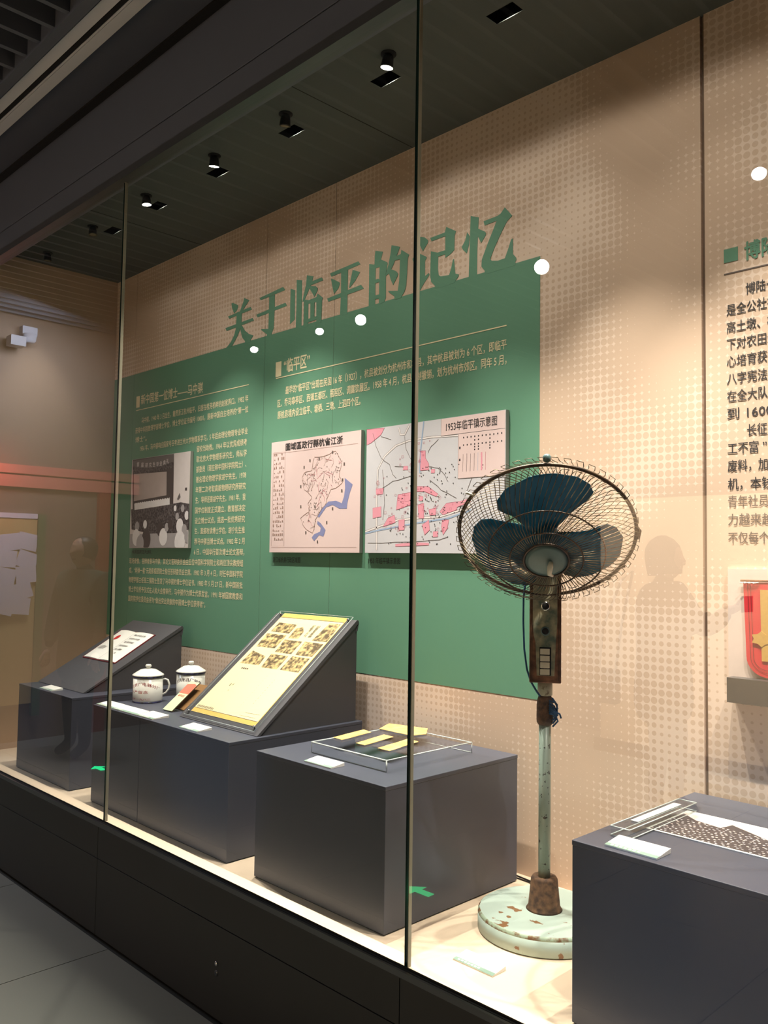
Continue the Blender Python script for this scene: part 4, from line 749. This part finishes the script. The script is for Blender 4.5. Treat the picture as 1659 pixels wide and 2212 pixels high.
for a,b in ((( -1.085,.175),(-1.035,.175)),((-1.035,.175),(-1.035,.515)),((-1.085,.175),(-1.085,.515)),((-1.085,.515),(-1.035,.515))):
    for z in (TP+.003,TP+.024): MB().tube([(a[0],a[1],z),(b[0],b[1],z)],.0015,'aedge',5).build('polished_edge', t)
t=thing('paper_slip',(-1.06,.34,TP+.026),'slim white paper strip lying on the clear acrylic bar','paper')
MB().box(-1.070,-1.050,.24,.46,TP+.0262,TP+.0272,'white').build('sheet', t)

# ------------------------------------------------------------------ the standing fan
FX,FY=-1.466,.455
fan=thing('pedestal_fan',(FX,FY,ZF),'old teal electric pedestal fan with rusty wire cage standing on the case floor','fan')
MB().lathe([(0,.0005),(.183,.0005),(.190,.004),(.190,.046)],(FX,FY,ZF),'base_teal',None,64).build('base_side', fan)
MB().lathe([(.190,.046),(.1895,.050),(.1865,.0545),(.184,.0562)],(FX,FY,ZF),'rim_rust',None,64).build('base_rim', fan)
MB().lathe([(.184,.0562),(.12,.0585),(.06,.0595),(0,.060)],(FX,FY,ZF),'base_teal',None,64,False).build('base_top', fan)
MB().lathe([(.052,.0595),(.049,.064),(.0455,.07),(.038,.145),(.034,.1515),(.025,.1525),(.018,.150)],(FX,FY,ZF),'rust',None,40).build('collar', fan)
MB().lathe([(.0175,.149),(.0175,.585)],(FX,FY,ZF),'pole',None,24).build('lower_pole', fan)
MB().lathe([(.019,.583),(.0235,.590),(.0245,.60),(.024,.640),(.022,.656),(.017,.669)],(FX,FY,ZF),'rust',None,28).build('clamp_sleeve', fan)
MB().lathe([(.0175,.667),(.0215,.669),(.0215,.711)],(FX,FY,ZF),'sleeve',None,24).build('upper_sleeve', fan)
HY=.612; h3=Vector((math.sin(HY),-math.cos(HY),0)); s3=Vector((math.cos(HY),math.sin(HY),0)); Zv=Vector((0,0,1))
PC=Vector((FX,FY,0))
def lbox(mb,a0,a1,b0,b1,z0,z1,m_):                # box in the fan's own frame (s3 right, h3 front)
    vs=[PC+s3*a+h3*b+Zv*z for z in (z0,z1) for b in (b0,b1) for a in (a0,a1)]
    return mb.add(vs,[(0,2,3,1),(4,5,7,6),(0,1,5,4),(2,6,7,3),(0,4,6,2),(1,3,7,5)],m_)
lbox(MB(),-.0455,.0455,-.036,.036,1.154,1.50,'wood').build('control_box', fan, .003)
fr5=(PC+h3*.0362,s3,Zv,h3)
for dd in (.004,.008):
    m2=MB(); line2(m2,rect2(-.0455+dd,.0455-dd,1.154+dd,1.50-dd)+[(-.0455+dd,1.154+dd)],.0012,fr5,.0006,'ring'); m2.build('moulding_line', fan)
m2=MB(); m2.slab([(-.033,1.29),(-.028,1.27),(-.024,1.175),(.026,1.175),(.030,1.27),(.034,1.33),(.034,1.497),(-.036,1.497),(-.036,1.32)],fr5,.0008,'facep'); m2.build('face_plate', fan)
for z in (1.375,1.303):
    c=PC+h3*.037+Zv*z
    MB().lathe([(.0135,0),(.0135,.0015),(.0105,.003)],c,'chrome' if z>1.35 else 'cap',h3,24).build('knob_ring', fan)
    MB().lathe([(.0095,.0),(.0095,.0042),(0,.0043)],c,'deepblack',h3,20).build('knob_hole', fan)
m2=MB(); m2.slab(rect2(-.0165,.0165,1.176,1.257),(PC+h3*.0371,s3,Zv,h3),.001,'deepblack'); m2.build('key_frame', fan)
for k in range(4):
    z=1.1785+.0193*k; m2=MB(); m2.slab(rect2(-.0145,.0125,z,z+.0165),(PC+h3*.038,s3,Zv,h3),.006,'key'); m2.build('switch_key', fan, .001)
# head
TL=math.radians(44); F=(h3*math.cos(TL)-Zv*math.sin(TL)).normalized(); U=(h3*math.sin(TL)+Zv*math.cos(TL)).normalized()
HC=Vector((-1.369,.318,1.581)); RR=.2395
def hp(r,a,f): return HC+s3*(r*math.cos(a))+U*(r*math.sin(a))+F*f
MB().tube([hp(RR,2*PI*i/96,.0) for i in range(96)],.0052,'ring',8,True).build('cage_ring', fan)
def grille(name, sgn, prof, swirl, n, mid, nm):
    g=MB(); g.tube([hp(mid[0],2*PI*i/64,mid[1]) for i in range(64)],.0022,'ring',6,True); g=g.build(name, fan)
    w=MB()
    for i in range(n):
        a0=2*PI*i/n; half=PI/n*.55
        P=[]
        for r,f in prof: P.append((r,a0-half+swirl*(1-((r-.06)/(.25-.06)))*1.0,f))
        Q=[(r,a0+half+swirl*(1-((r-.06)/(.25-.06))),f) for r,f in prof][::-1]
        pts=[hp(r,a,f*sgn) for r,a,f in P+Q]
        w.tube(pts,.0011,'wire',4)
    tag(w.build('grille_wires', g),kind='stuff')
    return g
profF=[(.056,.108),(.085,.108),(.12,.103),(.155,.090),(.19,.070),(.215,.048),(.230,.026),(.237,.022),(.2465,.023)]
profR=[(.065,.088),(.10,.090),(.14,.088),(.175,.078),(.205,.058),(.226,.034),(.237,.022),(.2465,.023)]
grille('front_grille',1,profF,math.radians(24),46,(.097,.1065),'f')
grille('rear_grille',-1,profR,math.radians(-24),46,(.155,.085),'r')
MB().tube([hp(.060,2*PI*i/48,.108) for i in range(48)],.0035,'ring',6,True).build('badge_ring', fan)
MB().lathe([(.0,.104),(.056,.106),(.058,.108),(.045,.112),(0,.114)],HC,'cap',F,40).build('badge_disc', fan)
MB().lathe([(.018,-.01),(.032,-.008),(.034,.02),(.026,.034),(0,.038)],HC,'blade',F,32).build('hub', fan)
def blade(ang):
    out=[(.20,-14),(.34,-27),(.5,-38),(.66,-45),(.80,-46),(.91,-41),(.98,-30),(1.0,-15),(1.0,5),(.98,22),(.94,33),(.86,40),(.74,41),(.6,37),(.45,29),(.32,22),(.2,15)]
    R_=.212; c0=len(out); vs=[];fs=[]
    # fan of rings between left and right edges for a twisted blade
    n=9; left=[(.15,-58),(.27,-55),(.42,-50),(.6,-49),(.74,-49),(.86,-46),(.94,-38),(.985,-26),(1.0,-10)]; right=[(.15,58),(.27,52),(.42,45),(.58,43),(.70,46),(.80,46),(.89,40),(.96,28),(1.0,8)]
    m=8; g=[]
    for (r0,a0),(r1,a1) in zip(left,right):
        row=[]
        for k in range(m+1):
            u=k/m; r=(r0+(r1-r0)*u)*R_; a=math.radians(a0+(a1-a0)*u)
            f=.022*math.sin(math.radians(a0+(a1-a0)*u)*1.3)*min(1,r/.08)
            row.append(hp(r,ang+a,f+.006))
        g.append(row)
    for s_ in (0,1):
        k0=len(vs)
        for row in g: vs+=[p-F*(.0016*s_) for p in row]
        for j in range(n-1):
            for k in range(m): fs.append((k0+j*(m+1)+k,k0+j*(m+1)+k+1,k0+(j+1)*(m+1)+k+1,k0+(j+1)*(m+1)+k))
    q=n*(m+1); per=[k for k in range(m+1)]+[j*(m+1)+m for j in range(1,n)]+[(n-1)*(m+1)+k for k in range(m-1,-1,-1)]+[j*(m+1) for j in range(n-2,0,-1)]
    for a,b in zip(per,per[1:]+per[:1]): fs.append((a,b,b+q,a+q))
    MB().add(vs,fs,'blade',True).build('blade', fan)
for a in (94,214,334): blade(math.radians(a))
MB().lathe([(0,-.225),(.03,-.222),(.052,-.20),(.06,-.17),(.062,-.10),(.058,-.09),(.02,-.088),(.012,-.02)],HC,'facep',F,36).build('motor_housing', fan)
mo=HC-F*.16
MB().tube([PC+Zv*1.50,PC+Zv*1.56,PC*.6+Vector((mo.x,mo.y,0))*.4+Zv*1.60,mo],[.03,.028,.026,.03],'facep',14).build('neck', fan)
lat=hp(RR,0,0); MB().tube([hp(RR-.004,-.06,0),hp(RR+.006,-.05,.0),hp(RR+.008,.05,.0),hp(RR-.002,.09,0)],.006,'ring',6).build('cage_clip', fan)
MB().tube([hp(.235,PI*.80,.004),hp(.262,PI*.80,.01)],[.003,.004],'key',6).build('cage_clip', fan)
for a in (-.5,-.75,3.5,3.9): MB().tube([hp(RR,a-.02,.004),hp(RR+.006,a,.004),hp(RR,a+.02,.004)],.004,'ring',6).build('cage_clip', fan)
MB().lathe([(.004,-.004),(.010,.0),(.011,.012),(.006,.018),(0,.019)],hp(RR+.004,PI*.5,-.01),'cap',Zv,12).build('cord_knot', fan)
MB().tube([hp(.012,.2,.118),hp(.010,.0,.132),hp(.030,-1.3,.130),hp(.045,-1.2,.122)],[.006,.008,.006,.004],'key',8).build('badge_screw', fan)
# blue cord hanging from the cage and wound round the clamp
P=[PC+s3*-.05+h3*.05+Zv*1.50,PC+s3*-.0625+h3*.045+Zv*1.40,PC+s3*-.063+h3*.04+Zv*1.33,PC+s3*-.060+h3*.035+Zv*1.25,PC+s3*-.052+h3*.03+Zv*1.19,PC+s3*-.040+h3*.03+Zv*1.155,PC+s3*-.025+h3*.028+Zv*1.13,PC+s3*-.014+h3*.026+Zv*1.115]
MB().tube(P,.0028,'bluecord',8).build('hanging_cord', fan)
m2=MB()
for k in range(7):
    a=random.uniform(-.3,.3); z=1.055+.006*k
    m2.tube([PC+s3*.012+h3*.026+Zv*(z+.012),PC+s3*(.030+.004*math.sin(k))+h3*.018+Zv*(z+.006*math.cos(k)),PC+s3*(.034+.003*math.cos(k*2))+h3*.010+Zv*(z-.012),PC+s3*.022+h3*.022+Zv*(z-.026+.003*k)],.0028,'bluecord',6)
m2.tube([PC+s3*.03+h3*.018+Zv*1.07,PC+s3*.042+h3*.014+Zv*1.064,PC+s3*.046+h3*.014+Zv*1.052],.003,'bluecord',6)
m2.tube([PC+s3*.02+h3*.022+Zv*1.11,PC+s3*.034+h3*.012+Zv*1.09,PC+s3*.034+h3*.012+Zv*1.06],.003,'bluecord',6)
m2.build('wound_cord', fan)
t=thing('power_cord',(-1.65,.66,ZF),'thin black power cord on the case floor behind the fan','cord')
MB().tube([(FX+.03,FY+.185,ZF+.004),(FX-.06,FY+.215,ZF+.005),(FX-.2,FY+.262,ZF+.006),(FX-.32,FY+.275,ZF+.006),(FX-.5,FY+.28,ZF+.006)],.003,'cord',6).build('cable', t)
MB().tube([(FX-.02,FY+.200,ZF+.003),(FX-.12,FY+.19,ZF+.003),(FX-.24,FY+.262,ZF+.003),(FX-.40,FY+.27,ZF+.003)],.0022,'cord',6).build('cable', t)

# ------------------------------------------------------------------ plinth lock
t=thing('cabinet_lock',(-2.405,-.0246,.165),'small round silver lock on the black plinth','lock')
MB().lathe([(.0075,0),(.0075,.003),(.005,.005),(0,.0052)],(-2.405,-.0246,.185),'chrome',(0,-1,0),20).build('lock_cylinder', t)
MB().lathe([(.0095,0),(.0095,.0015),(0,.0018)],(-2.405,-.0246,.155),'dalu',(0,-1,0),20).build('lock_plate', t)

# ------------------------------------------------------------------ things in the room seen only as reflections in the glass
t=thing('notice_board',(-7.0,-.9,.5),'cream notice board covered with pinned white papers, reflected at the far left','board')
MB().box(-7.05,-7.02,-1.245,-.45,.30,1.80,'board').build('board_face', t)
MB().box(-7.05,-7.0,-1.31,-1.245,.20,1.84,'gframe').build('frame_post', t)
MB().box(-7.05,-7.015,-1.245,-.45,1.80,1.84,'note').build('frame_top', t)
k=0
for r_,rn in enumerate(['top row','upper row','middle row','lower row','bottom row']):
    for c_,cn in enumerate(['rightmost','second from the right','third from the right','leftmost']):
        y=-1.155+.150*c_+random.uniform(-.02,.02)+(.03 if r_>2 else 0); z=1.60-.128*r_+random.uniform(-.015,.015)
        a=random.uniform(-.35,.35); u=Vector((0,math.cos(a),math.sin(a))); v=Vector((0,-math.sin(a),math.cos(a))); k+=1
        O=Vector((-7.018+.0014*k+.003,y,z)); w_,h_=.165,.135
        n_=thing('pinned_note',tuple(O),'white note, %s of the %s on the notice board'%(cn,rn),'note','notes pinned on the notice board')
        m2=MB(); m2.slab([(-w_/2,-h_/2),(w_/2,-h_/2),(w_/2,h_/2),(-w_/2,h_/2)],(O,u,v,Vector((1,0,0))),.001,'note'); m2.build('paper', n_)
t=thing('red_light_band',(-7.0,-1.4,2.05),'glowing red band of light above the notice board, reflected at the left','light')
MB().box(-7.05,-7.02,-2.15,-.45,2.055,2.150,'redglow').build('lower_strip', t); MB().box(-7.05,-7.02,-2.15,-.45,2.165,2.235,'redglow').build('upper_strip', t)
t=thing('red_door_post',(-7.0,-1.82,0),'slim red lacquered post reflected left of the green panel','post')
MB().box(-7.05,-7.0,-1.88,-1.77,0,2.05,'redpanel').build('post', t)
t=thing('security_camera',(-6.9,-1.08,3.25),'pale security camera on a bracket reflected high at the left','camera')
MB().box(-7.05,-6.98,-1.17,-1.05,3.30,3.37,'plastic').build('wall_bracket', t); MB().lathe([(.0,-.02),(.035,-.02),(.05,.0),(.055,.05)],(-6.96,-1.1,3.25),'plastic',None,20).build('dome', t)
m2=MB(); m2.box(-7.0,-6.9,-1.05,-.93,3.18,3.26,'plastic'); m2.build('camera_body', t)
for k,(x,y) in enumerate([(-3.094,-2.745),(-4.806,-2.783),(-5.301,-2.785),(-6.196,-2.782),(-1.595,-2.374)]):
    t=thing('track_spotlight',(x,y,3.36),['lit track spotlight reflected at the top right corner of the green panel','lit track spotlight reflected under the title lettering','dim lit track spotlight reflected left of the brightest one under the title','lit track spotlight reflected at the left end of the title','lit track spotlight reflected at the right of the beige wall'][k],'lamp','track spotlights on the room ceiling')
    c=Vector((x,y,3.36)); ax=(Vector((0,1.6566,1.5))-c).normalized()      # aimed across the room towards the case
    ax=(ax+Vector((0,0,-[0,.25,.9,1.1,.8][k]))).normalized()
    r_=[.046,.042,.034,.034,.034][k]
    MB().lathe([(r_*.6,-.12),(r_+.006,-.10),(r_+.006,.0)],c,'lampbody',ax,24).build('lamp_housing', t)
    MB().lathe([(r_,.001),(r_*.5,.004),(0,.005)],c,'roomlens',ax,24).build('lamp_lens', t)
    MB().tube([c-ax*.1,c-ax*.1+Vector((0,0,.05)),(x,y,3.449)],.008,'lampbody',8).build('lamp_stem', t)
t=thing('floor_light_arrow',(-2.71,-1.27,0),'glowing green arrow light set in the floor, reflected near the fan pedestal','light','green floor arrows')
def arrow(t,cx,cy):
    m2=MB(); m2.slab([(cx-.07,cy),(cx-.01,cy+.055),(cx-.01,cy+.02),(cx+.07,cy+.02),(cx+.07,cy-.02),(cx-.01,cy-.02),(cx-.01,cy-.055)],(Vector((0,0,.0005)),Vector((1,0,0)),Vector((0,1,0)),Vector((0,0,1))),.003,'exitgreen'); m2.build('arrow_lens', t)
arrow(t,-2.71,-1.27)
t=thing('floor_light_arrow',(-5.79,-1.24,0),'glowing green arrow light set in the floor, reflected at the left pane joint','light','green floor arrows'); arrow(t,-5.79,-1.24)
t=thing('opposite_display_panel',(-2.4,-4.6,0),'large beige lit display panel on the far side of the room, reflected behind the figure','panel')
MB().box(-3.75,-1.0,-4.62,-4.52,.1,2.02,'oppo').build('panel_face', t)
MB().box(-3.8,-.95,-4.64,-4.50,.0,.1,'black').build('panel_foot', t)

# ------------------------------------------------------------------ visitors (reflected in the glass)
def person(px,py,rz,label,coat,hood=True,raised=True):
    t=thing('person',(px,py,0),label,'person')
    def skin(name, pts, edges, rad, m_, par, sub=2, root=0):
        me=bpy.data.meshes.new(name); me.from_pydata([Vector(p) for p in pts],edges,[]); o=bpy.data.objects.new(name,me); COL.objects.link(o)
        me.materials.append(M[m_]); md=o.modifiers.new('skin','SKIN'); md.use_smooth_shade=True
        for i,r in enumerate(rad): me.skin_vertices[0].data[i].radius=(r,r) if not isinstance(r,tuple) else r
        for i in range(len(pts)): me.skin_vertices[0].data[i].use_root = (i==root)
        s=o.modifiers.new('sub','SUBSURF'); s.levels=sub; s.render_levels=sub
        dg=bpy.context.evaluated_depsgraph_get(); m3=bpy.data.meshes.new_from_object(o.evaluated_get(dg)); bpy.data.objects.remove(o)
        o=bpy.data.objects.new(name,m3); COL.objects.link(o); o.parent=par; o.rotation_euler=(0,0,0)
        for p in m3.polygons: p.use_smooth=True
        return o
    # local frame: +x is where the person faces
    if raised: el=[(.16,.20,1.10),(.16,-.20,1.10)]; wr=[(.36,.10,1.22),(.36,-.10,1.22)]
    else: el=[(.03,.25,1.02),(.03,-.25,1.02)]; wr=[(.10,.24,.80),(.10,-.24,.80)]
    pts=[(0,0,.88),(0,0,1.08),(.01,0,1.26),(0,0,1.38),(.02,0,1.46),(0,.17,1.33),el[0],wr[0],(0,-.17,1.33),el[1],wr[1],(0,.085,.82),(.02,.09,.45),(-.01,.09,.09),(.13,.10,.035),(0,-.085,.82),(.05,-.09,.45),(.03,-.09,.09),(.17,-.10,.035)]
    ed=[(0,1),(1,2),(2,3),(3,4),(2,5),(5,6),(6,7),(2,8),(8,9),(9,10),(0,11),(11,12),(12,13),(13,14),(0,15),(15,16),(16,17),(17,18)]
    rad=[.13,.12,.13,.07,.05,.07,.05,.033,.07,.05,.033,.085,.062,.045,.035,.085,.062,.045,.035]
    skin('body',pts,ed,rad,'trousers',t)
    # knee length coat over the trunk and the sleeves
    cp=[(0,0,.50),(0,0,.80),(0,0,1.05),(.01,0,1.27),(.0,0,1.40),(0,.18,1.32),el[0],tuple(Vector(wr[0])*.88+Vector(el[0])*.12),(0,-.18,1.32),el[1],tuple(Vector(wr[1])*.88+Vector(el[1])*.12)]
    skin('coat',cp,[(0,1),(1,2),(2,3),(3,4),(3,5),(5,6),(6,7),(3,8),(8,9),(9,10)],[(.20,.22),(.18,.19),(.16,.17),(.155,.18),(.075,.075),.085,.066,.052,.085,.066,.052],coat,t)
    # head with face
    hb=bmesh.new(); bmesh.ops.create_uvsphere(hb,u_segments=24,v_segments=16,radius=1)
    for v in hb.verts:
        x,y,z=v.co; w=.088*(1-.18*max(0,-z)); v.co=(x*.098*(1-.1*max(0,-z)) + (.014 if x>.9 and abs(z)<.15 else 0), y*.078*(1-.25*max(0,-z)), z*.118)
    hm=bpy.data.meshes.new('head'); hb.to_mesh(hm); hb.free(); hm.materials.append(M['skin'])
    ho=bpy.data.objects.new('head',hm); COL.objects.link(ho); ho.parent=t; ho.location=(.03,0,1.525)
    for p in hm.polygons: p.use_smooth=True
    def loc(mb,nm): 
        o=mb.build(nm); o.parent=t; return o
    loc(MB().lathe([(.004,.0),(.012,.012),(.010,.022),(0,.026)],(.118,0,1.512),'skin',(.8,0,-.2),12),'nose')
    for s in (-1,1):
        loc(MB().lathe([(.011,-.003),(.008,.004),(0,.006)],(.112,.03*s,1.535),'hair',(1,.3*s,0),10),'eye')
        loc(MB().lathe([(.004,-.006),(.020,.0),(.024,.006),(.012,.012),(0,.012)],(.03,.075*s,1.52),'skin',(0,s,0),12),'ear')
    loc(MB().tube([(.113,-.022,1.478),(.120,0,1.476),(.113,.022,1.478)],[.003,.005,.003],'darkred',6),'mouth')
    if hood:
        loc(MB().lathe([(.10,-.10),(.108,-.04),(.110,.02),(.10,.07),(.07,.11),(.03,.135),(0,.14)],(.004,0,1.54),coat,(-.10,0,1),24),'hood')
    else:
        loc(MB().lathe([(.088,-.06),(.098,.0),(.094,.05),(.07,.09),(.03,.108),(0,.11)],(.008,0,1.54),'hair',(-.25,0,1),24),'hair')
    # hands
    for k,w in enumerate(wr):
        W_=Vector(w); s=1 if k==0 else -1; d=Vector((.8,-.25*s,.5)).normalized() if raised else Vector((.15,0,-1)); sd=Vector((0,0,1)).cross(d).normalized() if raised else Vector((1,0,.1)).normalized(); nn=d.cross(sd)
        pts=[W_,W_+d*.045,W_+d*.085]; ed=[(0,1),(1,2)]; rad=[(.028,.018),(.038,.015),(.036,.013)]
        for q,(o_,l_) in enumerate(((-.03,.055),(-.01,.065),(.01,.062),(.03,.048))):
            b=W_+d*.085+sd*o_; pts+= [b,b+d*l_*.5-nn*.008*s,b+d*l_-nn*.028*s]; i=len(pts)-3; ed+=[(2,i),(i,i+1),(i+1,i+2)]; rad+=[.010,.009,.007]
        b=W_+d*.04+sd*.035; pts+=[b,b+sd*.025+d*.03,b+sd*.03+d*.06]; i=len(pts)-3; ed+=[(1,i),(i,i+1),(i+1,i+2)]; rad+=[.012,.010,.008]
        skin('hand',[tuple(p) for p in pts],ed,rad,'skin',t,1)
    t.rotation_euler=(0,0,rz)
    return t
person(-2.52,-3.2,0,'hooded visitor in a long dark coat raising both hands, reflected right of the fan','coat')
t=thing('shoulder_bag',(-2.64,-3.45,.5),'brown shoulder bag hanging behind the hooded visitor','bag')
MB().box(-2.98,-2.82,-3.24,-3.17,.62,.84,'bag').build('bag_body', t, .02)
MB().tube([(-2.96,-3.2,.84),(-2.93,-3.2,1.1),(-2.80,-3.20,1.40),(-2.72,-3.20,1.46),(-2.80,-3.2,1.12),(-2.84,-3.2,.84)],.009,'bag',6).build('strap', t)
t=thing('camera_phone',(-2.10,-3.2,1.3),'dark phone held up by the hooded visitor','phone')
MB().box(-2.02,-2.008,-3.275,-3.125,1.24,1.33,'lampbody').build('phone_body', t, .004)
person(-6.25,-1.30,math.radians(70),'visitor in an olive coat standing by the red post, reflected faintly at the left','olive',False,False)
